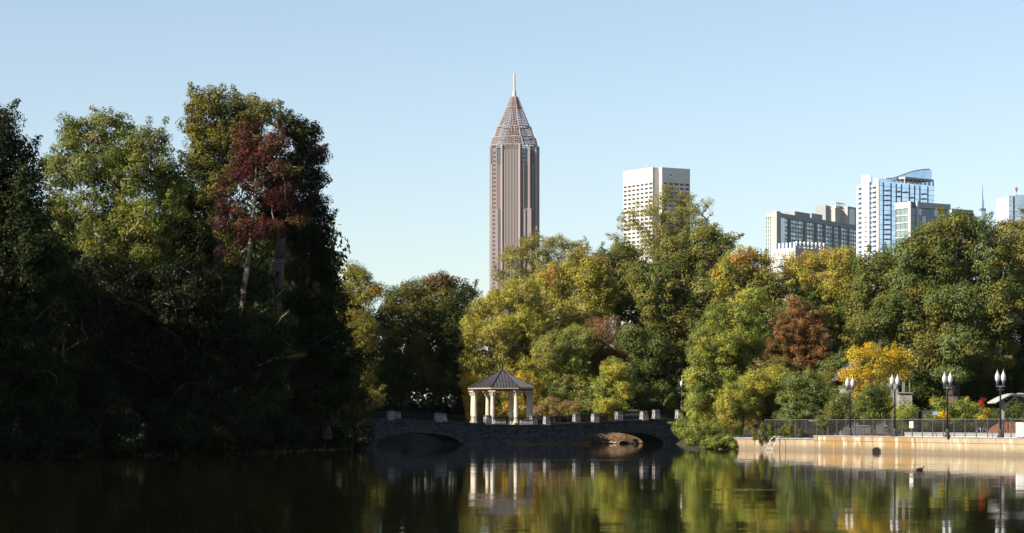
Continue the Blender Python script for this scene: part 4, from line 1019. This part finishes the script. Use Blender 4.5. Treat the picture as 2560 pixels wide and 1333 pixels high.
# --- distant spire tower and the tower at the picture edge
d_ = 3300.0; s_ = d_/F; t = empty('spire_tower', (PX(2456,d_),d_,0), .3, 'slim far blue glass tower with stepped top and needle above the oak', 'tower')
BLT = glass('far_blue_glass',(0.30,0.42,0.55),.2,.4)
def q2(v): return v*s_
mb = MB(); mb.box(-q2(6.5),q2(6.5),-q2(6),q2(6),-5,PZ(522,d_)); mb.box(-q2(14),-q2(6.4),-q2(4),q2(6),-5,PZ(541,d_)); mb.build('shaft', BLT, t)
mb = MB(); mb.frustum(0,0,PZ(522,d_),PZ(505,d_),q2(3.3),q2(3.3),q2(2.6),q2(2.6)); mb.frustum(0,0,PZ(505,d_),PZ(492,d_),q2(2.6),q2(2.6),q2(1.6),q2(1.6)); mb.build('upper_step', BLT, t)
mb = MB(); mb.box(-q2(6.8),q2(6.8),-q2(6.3),q2(6.3),PZ(528,d_),PZ(521.5,d_)); mb.build('crown', mat('far_dark',(0.14,0.18,0.24),.5), t)
mb = MB(); mb.tube((0,0,PZ(492,d_)),(0,0,PZ(464,d_)),.9,.3,5); mb.build('needle', mat('far_dark',(0.14,0.18,0.24)), t)
mb = MB()
for k in range(-1,2): mb.box(q2(k*3.2)-.5,q2(k*3.2)+.5,-q2(6)-.5,-q2(6)-.003,0,PZ(529,d_))
mb.build('mullion', mat('far_mullion',(0.42,0.50,0.58),.5), t)
B = Bld('glass_tower', 2522, 1500, 12, 'pale glass tower cut by the picture edge above the oak')
H = B.z(489); uR = B.u(2610); mb = MB(); mb.box(.4,uR,.4,20,-5,H-.5); B.part('core', mb, mat('pale_core',(0.4,0.45,0.5),.7))
fR = Face('R',.4); PG = [glass('pale_pane',(0.38,0.50,0.60),.2,.3), glass('pale_pane_bright',(0.46,0.58,0.67),.2,.3)]
rh = 3.1; ub1, ub2 = B.u(2533), B.u(2538)
for j in range(14):
    z = H-6-j*rh
    for a,b_ in ((.1,ub1),(ub2,ub2+4.5),(ub2+4.6,ub2+9)): 
        B.window(fR,a,b_,.02,.3,z+.2,z+rh-.02,PG[(j+int(a))%2])
mb = MB(); fR.box(mb,0,ub1,.003,.35,H-3,H); fR.box(mb,ub2,uR,.003,.35,H-3,H+.6); B.part('parapet', mb, PG[0])
mb = MB(); fR.box(mb,ub1+.02,ub2-.02,.003,.1,60,H-.3); B.part('dark_strip', mb, mat('navy_strip',(0.05,0.07,0.14),.4))
mb = MB()
for j in range(14): fR.box(mb,0,uR,.003,.42,H-6-j*rh-.08,H-6-j*rh+.18)
B.part('floor_line', mb, mat('pale_line',(0.35,0.40,0.44),.6))
mb = MB(); um = B.u(2541,4); mb.tube((um,4,H),(um,4,B.z(478)),.12,.12,4); mb.frustum(um,4,B.z(478),B.z(468),.25,.25,.9,.5); mb.tube((um,4,B.z(470)),(um,4,B.z(462)),.1,.1,4); B.part('roof_mast', mb, mat('red_brown_metal',(0.30,0.16,0.12),.6))
B.finish()

# ------------------------------------------------------------------ trees
T = tree
L1 = [(G,2),(LG,3),(YG,2)]
# left wood, front to back
T('oak_tree','tall dark oak with orange tinged tips cut by the picture edge',152,[(-5,330,45,60),(20,390,50,55),(45,440,48,45),(70,475,42,45),(40,560,85,85),(-60,500,90,150),(60,690,120,110),(10,840,130,130),(-90,760,120,200),(70,980,110,110)],[(D2,6),(DG,3),(OL,.8),(OR,.4)],base=-10,rt=.4,accent=.25,n_leaf=44)
T('poplar_tree','tall sunlit light green poplar left of the dark red crowned tree',170,[(190,345,42,55),(280,325,60,40),(370,365,50,48),(145,430,45,55),(240,410,75,70),(330,430,75,70),(410,450,50,60),(150,530,40,55),(260,540,90,80),(380,560,80,70),(230,640,90,60),(350,650,90,60)],[(G,2),(LG,3),(YG,1.2)],base=275,rt=.28,bright=.92,rc=.7,n_leaf=44,size=.24,gap=.80,bark=BARK_PALE,accent=.2,shell=.35,fill=.85,frac=.35)
T('oak_tree','dark green tree filling the notch between poplar and red tree',178,[(450,500,45,60),(430,590,60,60),(490,620,60,70),(470,720,80,70),(420,800,90,90)],[(D2,4),(DG,3),(OL,1)],rt=.3)
T('sweetgum_tree','tallest yellow green sweetgum crown rising left of the red leaves',178,[(492,262,26,30),(495,310,32,35),(545,262,38,34),(600,262,40,34),(660,268,28,32),(640,300,40,36),(520,360,52,48),(585,335,60,50),(490,415,30,42),(545,440,52,50),(520,510,40,50),(620,400,45,50)],[(G,2),(OL,2.5),(YG,2.5),(GO,.5)],base=560,rt=.4,accent=.25,bright=.8,shell=.4,fill=.9,rc=.7,size=.25,n_leaf=44)
T('maple_tree','dark red leaved maple with pale bare limbs in the tall left group',170,[(625,345,38,36),(675,370,42,38),(615,410,48,38),(690,430,48,40),(640,470,52,40),(575,470,24,26),(590,530,42,32),(700,490,40,28),(650,575,60,24),(745,550,38,13),(560,575,22,26),(600,600,36,24),(570,640,22,32)],[(RD,2.4),(RU,1.5),((0.08,0.028,0.022),2),(OL,2),(YG,.5)],base=578,rt=.19,bark=BARK_MID,rc=.62,size=.22,n_leaf=40,gap=.85,shell=.2,fill=.95,frac=.5,holes=.2,bright=.8)
T('oak_tree','dark crowned oak with reddish tips right of the red leaves',182,[(722,318,32,34),(765,345,32,34),(800,385,24,24),(755,400,50,42),(760,460,42,42),(715,440,40,50),(780,495,30,20),(700,530,60,50),(740,580,50,40)],[(D2,5),(DG,2),((0.07,0.035,0.022),1.6)],base=680,rt=.4,accent=.2,rc=.7,size=.25,shell=.4)
T('pine_tree','dark pine with flat layered boughs behind the red maple',186,[(770,535,60,20),(810,560,26,20),(740,600,80,26),(805,640,30,30),(750,670,80,36),(800,720,46,40),(740,760,80,50),(790,820,56,60),(770,920,70,70),(720,860,80,80)],[(D2,6),(DG,2)],base=720,rt=.35,rc=.65,size=.22,shell=.3,accent=.1)
SHADE_PAL = [(DD,6),(D2,2),(OL,.4)]
SHADE_PAL = [(DD,6),(D2,2),(OL,.5)]  # leaf palette darkened to stand in for the shade of the wood
T('oak_tree','shaded broad tree below the dark edge oak, near the shore',160,[(150,790,110,110),(60,940,110,110),(170,980,110,90),(200,1060,90,50)],SHADE_PAL,rt=.3,n_leaf=40)
T('oak_tree','shaded broad tree under the poplar with a gap at its foot',166,[(300,760,110,100),(330,890,120,90),(240,900,80,90),(420,950,70,70)],SHADE_PAL,rt=.32,n_leaf=40,base=320)
T('oak_tree','shaded broad tree below the sweetgum, dark to the ground',166,[(480,760,100,110),(500,900,110,110),(440,1020,100,70),(540,1040,90,60)],SHADE_PAL,rt=.32,n_leaf=40)
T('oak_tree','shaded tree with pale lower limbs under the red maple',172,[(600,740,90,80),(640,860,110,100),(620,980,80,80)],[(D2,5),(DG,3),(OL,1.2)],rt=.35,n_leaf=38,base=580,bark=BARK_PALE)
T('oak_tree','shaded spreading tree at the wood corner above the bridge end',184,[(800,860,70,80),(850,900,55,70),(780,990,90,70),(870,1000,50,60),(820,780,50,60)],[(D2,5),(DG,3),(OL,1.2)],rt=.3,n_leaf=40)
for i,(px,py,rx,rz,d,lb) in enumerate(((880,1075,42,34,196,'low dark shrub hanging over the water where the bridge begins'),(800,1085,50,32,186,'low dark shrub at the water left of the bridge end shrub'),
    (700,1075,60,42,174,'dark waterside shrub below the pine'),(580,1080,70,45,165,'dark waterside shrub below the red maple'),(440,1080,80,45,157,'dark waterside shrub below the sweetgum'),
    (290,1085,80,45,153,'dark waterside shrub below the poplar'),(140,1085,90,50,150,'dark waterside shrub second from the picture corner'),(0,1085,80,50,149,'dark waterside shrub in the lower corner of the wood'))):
    T('shrub',lb,d,[(px,py,rx,rz),(px-rx*.5,py+20,rx*.7,rz*.7),(px+rx*.5,py+18,rx*.7,rz*.7),(px,py+26,rx,rz*.5)],SHADE_PAL,cat='shrub',group='shrubs along the shore',ground=-.15,rc=.7,n_leaf=34,size=.26,rt=.08,nodes_max=30)
T('oak_tree','dark tree rising from the bank just behind the corner of the wood',220,[(775,900,56,80),(795,930,60,60,2.5),(760,960,70,60,2.5),(800,980,52,60),(740,1000,60,50),(800,840,40,50)],SHADE_PAL,rt=.25,n_leaf=38,nodes_max=60)  # added tree, mostly hidden behind the wood, to shade the bridge's left end
T('shrub','low green shrub glimpsed through the right bridge arch',243.5,[(1545,1088,22,10),(1515,1092,16,8)],[(G,2),(OL,1)],cat='shrub',group='shrubs along the shore',ground=.9,rc=.3,n_leaf=26,size=.14,rt=.03,nodes_max=14)
# middle distance
for i,(px,rx,lb) in enumerate(((965,34,'dark shrub behind the left bridge arch'),(1030,36,'dark shrub behind the first gap of the bridge railing'),(1095,36,'dark shrub under the rusty topped tree'),(1150,26,'dark shrub just left of the gazebo foot'))):
    T('shrub',lb,249+i*2,[(px,1030,rx,16),(px-rx*.5,1038,rx*.6,14),(px+rx*.5,1036,rx*.6,14)],SHADE_PAL,cat='shrub',group='shrubs along the shore',ground=1.6,rc=.6,n_leaf=30,size=.24,rt=.06,nodes_max=20)  # dark shrub band added to cover the sunlit lawn behind the bridge
T('cypress_tree','slender yellow green cypress between the dark wood and the far green trees',240,[(880,685,16,26),(905,700,18,26),(872,735,30,34),(915,735,30,28),(940,722,14,14),(880,790,38,45),(910,840,40,55),(890,920,48,60),(900,1000,46,45)],[(G,2),(OL,2),(YG,3),(GO,.8)],base=885,rc=.7,size=.24,accent=.35,shell=.35,n_leaf=40)
T('maple_tree','round green tree next to the slender cypress',258,[(1035,722,28,22),(1000,755,42,34),(975,800,34,50),(1040,790,50,55),(1010,860,60,60),(990,940,50,50),(1045,930,50,50)],[(DG,2),(G,3),(OL,3)],base=1015,n_leaf=42,accent=.1)
T('maple_tree','rusty topped tree in the middle of the far dark group',264,[(1105,712,36,30),(1095,760,45,45),(1115,800,48,50),(1090,860,50,60),(1110,930,50,60)],[(DG,2),(OL,2),(BR,1.5)],base=1100,n_leaf=42,accent=.4)
T('pine_tree','dark pointed tree just left of the skyscraper foot',256,[(1160,722,12,18),(1178,735,14,22),(1150,770,30,36),(1175,800,26,50),(1140,850,40,60),(1150,940,40,60)],[(DG,5),(G,1)],base=1155,n_leaf=42)
BR0 = 1.48
# right wood, back row
T('elm_tree','airy olive tree with fine branches overlapping the skyscraper foot',266,[(1340,612,42,28),(1300,650,45,36),(1400,612,40,24),(1450,618,28,22),(1375,640,45,30),(1262,690,30,30),(1270,640,24,22),(1340,700,70,50),(1430,670,50,40),(1250,730,26,26)],[(OL,3),(OLB,2),(YG,1)],base=1350,bark=BARK_PALE,rc=.62,size=.22,n_leaf=32,gap=.86,shell=.2,fill=.68,frac=.5,accent=.1,sprigs=.15,holes=.4)
T('maple_tree','yellow olive tree with a rusty orange top patch',256,[(1442,650,26,26),(1400,710,60,50),(1470,700,50,50),(1380,790,70,60),(1460,780,60,60),(1500,740,40,45)],[(OL,2),(YG,2),(OLB,2),((0.20,0.11,0.03),1.1)],base=1430,accent=.35,n_leaf=42)
T('oak_tree','mid green tree between the rusty topped tree and the white tower tree',262,[(1520,670,50,44),(1570,690,40,50),(1520,740,55,55),(1580,770,50,50),(1560,640,30,26)],[(G,3),(OL,3)],n_leaf=42)
T('elm_tree','tallest airy olive tree with sky gaps covering the white tower',272,[(1652,500,32,34),(1700,505,38,34),(1640,545,40,36),(1700,555,60,40),(1590,522,16,20),(1562,555,26,28),(1600,565,32,26),(1548,600,20,28),(1740,520,18,18),(1762,512,16,16),(1768,545,12,12),(1745,570,30,30),(1650,600,60,34),(1600,620,40,26),(1570,650,34,30),(1680,640,70,40)],[(OL,3),(OLB,2),(BR,.5)],base=1640,bark=BARK,rc=.6,size=.22,n_leaf=30,gap=.9,shell=.2,fill=.6,frac=.55,rt=.3,sprigs=.15,holes=.5)
T('oak_tree','dense dark olive oak right below the tallest airy tree',256,[(1765,595,36,28),(1812,606,28,24),(1700,630,50,40),(1770,650,55,44),(1690,700,70,60),(1760,730,60,60),(1640,740,55,60),(1710,800,70,60),(1640,840,55,55),(1730,870,55,50),(1600,700,35,40)],[(OL,4),(G,2),(OLB,1.5)],base=1710,n_leaf=46,rt=.4,accent=.1)
T('poplar_tree','bright yellow green tree rising behind the gazebo at the wood edge',250,[(1205,780,28,34),(1240,760,36,30),(1300,740,50,45),(1190,840,36,45),(1250,830,50,55),(1320,810,50,60),(1200,910,42,40),(1270,910,50,50),(1330,900,50,55)],[(OLB,3),(YG,4),(LG,1),(GO,.7)],base=1260,bark=BARK_PALE,rc=.72,size=.23,n_leaf=44,accent=.05,shell=.4)
T('dogwood_tree','low golden tree directly behind the gazebo columns',246,[(1175,960,22,26),(1195,1000,34,34),(1250,990,44,44),(1310,980,40,40),(1270,1030,50,26),(1200,1035,34,20)],[(YG,2),(GO,2),(OLB,2),(OR,.4)],base=1250,rc=.6,size=.2,n_leaf=40,ground=1.8,rt=.15)
T('poplar_tree','feathery light green tree to the right of the gazebo roof',249,[(1380,880,50,50),(1420,930,55,50),(1350,960,40,40),(1400,1000,55,36),(1460,970,36,45),(1440,860,50,45)],[(OLB,3),(LG,2),(SG,2)],base=1410,rc=.65,size=.2,n_leaf=44,ground=1.8)
T('crape_myrtle_tree','small brownish pink shrubby tree behind the bridge railing',243.5,[(1380,1020,28,20),(1420,1025,30,18),(1350,1030,24,16)],[((0.20,0.11,0.06),2),(OLB,2)],cat='tree',rc=.5,size=.17,n_leaf=30,ground=1.8,rt=.1)
T('maple_tree','thin brown leaved thicket tree in the middle of the green wood',252,[(1515,830,45,40),(1500,880,50,40),(1545,880,35,40),(1490,930,40,30)],[(BR,3),(RU,1),(OL,1)],rc=.6,size=.19,n_leaf=30,gap=.85,shell=.2,frac=.6)
T('magnolia_tree','dark glossy magnolia above the single bridge lamp',247,[(1625,890,45,45),(1600,940,45,40),(1655,940,45,50),(1640,1000,60,40),(1580,850,36,30),(1680,890,30,40)],[(DG,3),(G,3),(SG,1.5)],n_leaf=44,size=.32,ground=1.8)
T('dogwood_tree','bright yellow green small tree beside the dark magnolia',243,[(1535,930,30,30),(1515,975,30,32),(1555,975,32,34),(1530,1020,40,24)],[(G,1.5),(LG,3),(YG,2.5),(OR,.35)],rc=.55,size=.2,n_leaf=42,ground=1.8,rt=.14,accent=.1)
# right wood
T('maple_tree','round maple with orange upper edge above the ivy trees',236,[(1835,665,40,34),(1885,665,46,34),(1810,710,36,40),(1860,720,60,50),(1920,720,40,46),(1830,780,50,45),(1900,790,55,60)],[(G,3),(OL,2),(YG,1.6),((0.26,0.14,0.03),1.2)],accent=.55,n_leaf=46,base=1870)
T('tulip_tree','golden yellow green tree in front of the far glass block',240,[(1985,675,36,28),(2040,655,36,26),(2090,655,44,30),(2130,675,34,32),(2010,720,50,45),(2080,720,60,55),(2130,760,45,60),(2060,800,55,50),(2120,840,55,60)],[(G,2),(YG,3),(OLB,1),((0.26,0.18,0.035),2)],accent=.5,n_leaf=46,base=2070,rc=.75,size=.24)
T('oak_tree','mid green tree in front of the white balcony tower',230,[(2165,665,32,28),(2210,660,38,30),(2180,720,50,50),(2240,710,45,50),(2170,790,50,50),(2230,800,50,50)],[(OL,3),(G,2.5),(OLB,1.5)],n_leaf=46,base=2200)
T('oak_tree','huge spreading olive green oak behind the pool lamps',210,[(2385,565,50,34),(2330,590,50,36),(2440,580,42,34),(2290,640,50,40),(2370,650,80,60),(2460,650,70,60),(2300,720,60,50),(2400,760,90,70),(2490,760,60,80),(2240,770,55,36),(2190,815,50,26),(2290,820,70,44),(2380,870,90,50),(2470,880,70,60),(2330,910,50,30),(2345,940,34,13,-4)],[(OL,4),(G,2.5),(SG,2.5),(OLB,1)],base=2385,n_leaf=50,bright=.92,rt=.6,bark=BARK,topfrac=.65,nodes_max=260,spread=3,ground=1.3)
T('oak_tree','dark green oak at the picture edge beside the huge oak',216,[(2520,580,36,34),(2570,600,50,50),(2540,690,60,70),(2600,720,70,90),(2560,820,80,80),(2540,930,70,60)],[(DG,2),(OL,3),(G,2)],base=2560,n_leaf=46,rt=.45)
T('beech_tree','rusty brown leaved tree in the middle of the right wood',220,[(1988,770,16,30),(2008,790,22,30),(2045,800,18,26),(1950,805,26,20),(1975,835,38,26),(2040,840,28,30),(1920,868,36,13),(1990,875,40,26),(2050,880,34,22),(1930,905,42,14),(2000,910,50,20),(2075,905,28,22)],[(RU,3),((0.19,0.095,0.03),1.5),(BR,1.5),(OL,1.5)],rc=.5,size=.19,n_leaf=34,base=1990,shell=.2,gap=.9,holes=.6,sprigs=.4,spread=1.6)
T('ivy_covered_tree','tall ivy wrapped tree with hanging green columns beside the last bridge lamp',206,[(1870,760,34,34),(1850,810,40,40),(1795,800,36,30),(1770,840,36,34),(1820,860,50,44),(1870,870,40,40),(1745,890,26,34),(1800,920,46,44),(1740,950,20,44),(1780,990,36,50),(1738,1010,18,44),(1760,1050,30,34),(1810,1040,30,50),(1725,1070,30,24),(1840,940,40,40)],[(G,3),(LG,2.5),(YG,1.5),((0.22,0.15,0.03),.6)],base=1790,rc=.6,size=.19,n_leaf=50,accent=.1,ground=1.0,bright=1.1)
T('ivy_covered_tree','rounded ivy mound arching beside the pool fence end',197,[(1850,985,40,30),(1820,1020,24,40),(1830,1070,28,34),(1890,960,44,30),(1940,945,40,30),(1870,1010,34,34)],[(LG,3),(YG,2.5),(G,1.5)],base=1850,rc=.5,size=.17,n_leaf=50,ground=.9,rt=.15,flat=.9)
T('shrub','dark leaved shrub in the hollow beside the ivy mound',200.5,[(1920,1010,46,36),(1900,1050,50,26),(1950,1045,40,24)],[(DG,2),(G,2),(BR,1),(OL,1)],cat='shrub',group='shrubs along the shore',rc=.5,size=.18,n_leaf=36,ground=1.0,rt=.08)
T('shrub','olive shrub above the dark hollow behind the fence',206,[(1960,950,44,26),(2010,960,40,30),(2060,960,36,30),(1900,920,40,24)],[(OL,3),(OLB,2),(BR,1)],cat='shrub',group='shrubs along the shore',rc=.55,size=.18,n_leaf=40,ground=1.0,rt=.08)
T('shrub','ivy shrub spilling over the bank onto the water by the low wall',192.6,[(1760,1088,44,26),(1720,1078,30,26),(1800,1098,36,22),(1835,1106,36,12),(1705,1070,18,18),(1775,1112,30,12),(1730,1105,24,14)],[(G,3),(LG,2),(OL,1)],cat='shrub',group='shrubs along the shore',rc=.5,size=.17,n_leaf=46,ground=.3,rt=.05)
T('shrub','low ivy shrub hanging over the left end of the low tan wall',190.3,[(1800,1106,24,13),(1832,1112,16,8),(1778,1112,20,11),(1812,1094,16,9)],[(G,3),(LG,2),(BR,.6)],cat='shrub',group='shrubs along the shore',rc=.32,size=.15,n_leaf=34,ground=-.1,rt=.03,nodes_max=20)
T('birch_tree','slender leaning pale trunked tree behind the fence and handrail',188,[(1990,960,26,24),(2030,955,26,22),(1975,1000,30,34),(2030,1000,36,36),(2070,1000,30,34),(2000,1040,36,18),(1965,1045,18,20),(2090,1020,24,26)],[(SG,3),(G,2),(LG,1.5)],base=2012,bark=BARK_PALE,rc=.5,size=.17,n_leaf=42,ground=1.0,rt=.12,shell=.3)
T('ash_tree','small bright yellow autumn tree between the twin lamps',193,[(2140,900,34,28),(2180,885,34,26),(2220,890,24,20),(2255,890,26,26),(2264,938,24,16),(2130,940,30,28),(2180,935,40,36),(2225,930,30,30),(2150,985,30,26),(2200,975,34,30),(2215,1010,20,18)],[(G,1.3),((0.20,0.19,0.025),2),(YE,3),((0.30,0.19,0.02),2)],base=2180,rc=.45,size=.17,n_leaf=26,gap=.9,shell=.2,ground=1.0,rt=.16,frac=.5,holes=.6)
T('maple_tree','small green sapling with a straight trunk under the yellow tree',178,[(2185,990,30,26),(2160,1015,26,24),(2205,1020,26,24),(2185,1045,30,16)],[(G,3),(LG,2)],base=2187,rc=.42,size=.15,n_leaf=36,ground=1.05,rt=.09,bark=BARK_PALE,topfrac=.6)
T('shrub','small green shrub left of the yellow tree foot',182,[(2105,1010,26,26),(2125,1040,24,20),(2080,1040,24,20),(2080,1060,34,18)],[(G,3),(OL,2)],cat='shrub',group='shrubs along the shore',rc=.45,size=.15,n_leaf=36,ground=1.0,rt=.06)
T('shrub','thin yellow leaved shrub at the foot of the stone pillar',176,[(2255,1035,24,20),(2280,1028,14,12),(2240,1070,20,20),(2262,1065,22,18)],[(G,3),(LG,2),(YE,.3)],cat='shrub',group='shrubs along the shore',rc=.4,size=.14,n_leaf=30,ground=1.0,rt=.05,shell=.2)
T('shrub','green and orange leaved shrub row beyond the fence under the oak',178,[(2350,1010,18,20),(2375,1030,28,22),(2400,1020,24,20),(2430,1025,26,20),(2450,1040,26,18),(2350,1045,24,20),(2410,1060,40,20),(2340,1068,26,14)],[(G,1.5),(LG,2),(YE,.6),(OR,1.6)],cat='shrub',group='shrubs along the shore',rc=.42,size=.18,n_leaf=30,ground=1.0,rt=.05,shell=.2)
T('shrub','small vivid red leaved sapling between the last two lamps',176,[(2457,998,4,5),(2453,1008,4,6)],[((0.30,0.03,0.015),1),((0.25,0.04,0.02),1)],cat='shrub',group='shrubs along the shore',base=2455,rc=.2,size=.12,n_leaf=12,ground=1.0,rt=.03,shell=.1,sprigs=0)
T('shrub','dark shrub behind the shade canopy at the picture edge',182,[(2520,1040,30,24),(2560,1035,34,28),(2490,1050,26,20)],[(DG,2),(G,2),(BR,1)],cat='shrub',group='shrubs along the shore',rc=.5,size=.18,n_leaf=34,ground=1.0,rt=.05)
# understorey of the right wood, lower halves that close the view under the crowns
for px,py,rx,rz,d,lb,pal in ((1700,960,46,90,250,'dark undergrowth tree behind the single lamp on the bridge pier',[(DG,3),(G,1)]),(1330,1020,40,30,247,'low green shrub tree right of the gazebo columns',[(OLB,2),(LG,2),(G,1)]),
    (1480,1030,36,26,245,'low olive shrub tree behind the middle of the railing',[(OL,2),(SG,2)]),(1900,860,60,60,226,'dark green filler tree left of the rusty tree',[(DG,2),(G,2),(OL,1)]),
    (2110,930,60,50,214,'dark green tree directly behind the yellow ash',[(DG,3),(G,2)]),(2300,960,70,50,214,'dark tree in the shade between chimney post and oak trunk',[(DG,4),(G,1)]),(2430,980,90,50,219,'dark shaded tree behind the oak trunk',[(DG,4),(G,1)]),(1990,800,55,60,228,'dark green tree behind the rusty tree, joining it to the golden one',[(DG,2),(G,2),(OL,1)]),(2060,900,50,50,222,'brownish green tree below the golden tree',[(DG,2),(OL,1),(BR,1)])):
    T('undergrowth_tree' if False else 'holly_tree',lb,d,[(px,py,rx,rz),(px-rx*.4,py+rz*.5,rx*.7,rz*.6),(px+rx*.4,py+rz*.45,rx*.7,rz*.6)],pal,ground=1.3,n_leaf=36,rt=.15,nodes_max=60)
BR0 = 1.0
# weeds on the low wall
for i,px in enumerate((1885,1906,1927,1948,1962,1975,2000)):
    T('weed_plant',('tall weed sprouting from the low wall coping, %s' % ['at the ivy end','second from the ivy','third from the ivy','above the ladder','just right of the ladder','fourth before the tall wall','nearest the birch trunks'][i]),186.5-i*.55,
      [(px,1082-(i%3)*5,4+i%3*2,13+(i%3)*4),(px+3,1095,8,7)],[(LG,2),(G,2)],cat='plant',group='weeds on the low wall',rc=.14,size=.10,n_leaf=6,ground=.9,rt=.012,shell=.0,nodes_max=12,sprigs=.3,holes=0,fill=.8)

# far wood closing the horizon, and unseen wood that shades the left trees
def wood(name, pts, kind_cols, seed, rc=1.6, n_leaf=40, size=.55):
    global rng
    rng = np.random.default_rng(seed); P, O = sample_clumps(pts, rc, .55, .75); cols = palette_cols(P, kind_cols, seed, (0,20), 0, 6)
    k = P[:,2] > 0; o = leaf_mesh(name, P[k], np.full(k.sum(), rc), O[k], cols[k], n_leaf, size); tag(o, kind='stuff'); return o
pts = []; pr = random.Random(5)
for i in range(34):
    x = -75+i*6.2; pts.append((x, 305+pr.uniform(-8,8), 5.5+pr.uniform(-1,1.5), 6, 5, 6.5))
for i in range(7): pts += [(54+i*6.5, 236+pr.uniform(-5,5), 8+pr.uniform(-1,2), 6, 5, 8)]
wood('far_woodland', pts, [(DG,3),(G,1),(OL,1)], 3)
pts = []
for i in range(11):
    y = 96+i*9.5; x = -52-abs(i-5)*.6 - (8 if y<120 else 0); 
    pts += [(x+pr.uniform(-1,1), y, 9, 7, 7, 8), (x-4, y+3, 17+pr.uniform(-2,1), 6.5, 6.5, 7.5), (x-1+pr.uniform(-1,1), y, 4, 7, 6, 4)]
pts = [p for p in pts if p[0]+p[3] < -0.205*p[1]-1.5 or p[1] < 160]
for x,y in ((-32,246),(-39,250),(-46,245),(-28,252),(-24,245),(-22,258),(-34,262)): pts += [(x,y,9,5,5,8),(x,y,17,5,5,6)]  # crowns added out of sight behind the left wood to shade the far group
wood('shade_woodland', pts, [(DG,3),(G,1)], 4, rc=1.5, n_leaf=30, size=.6)

# ------------------------------------------------------------------ air
mb = MB(); mb.box(-6100, 6100, -230, 9050, -6, 420)
hz = mb.build('haze', bpy.data.materials.new('haze_air')); tag(hz, kind='stuff')
hm = hz.data.materials[0]; hm.use_nodes = True; hn = hm.node_tree; hn.nodes.clear()
ho = hn.nodes.new('ShaderNodeOutputMaterial'); hv = hn.nodes.new('ShaderNodeVolumePrincipled')
hv.inputs['Color'].default_value = (0.80,0.88,1.0,1); hv.inputs['Density'].default_value = 0.000014; hv.inputs['Anisotropy'].default_value = 0.2
hn.links.new(hv.outputs[0], ho.inputs['Volume'])
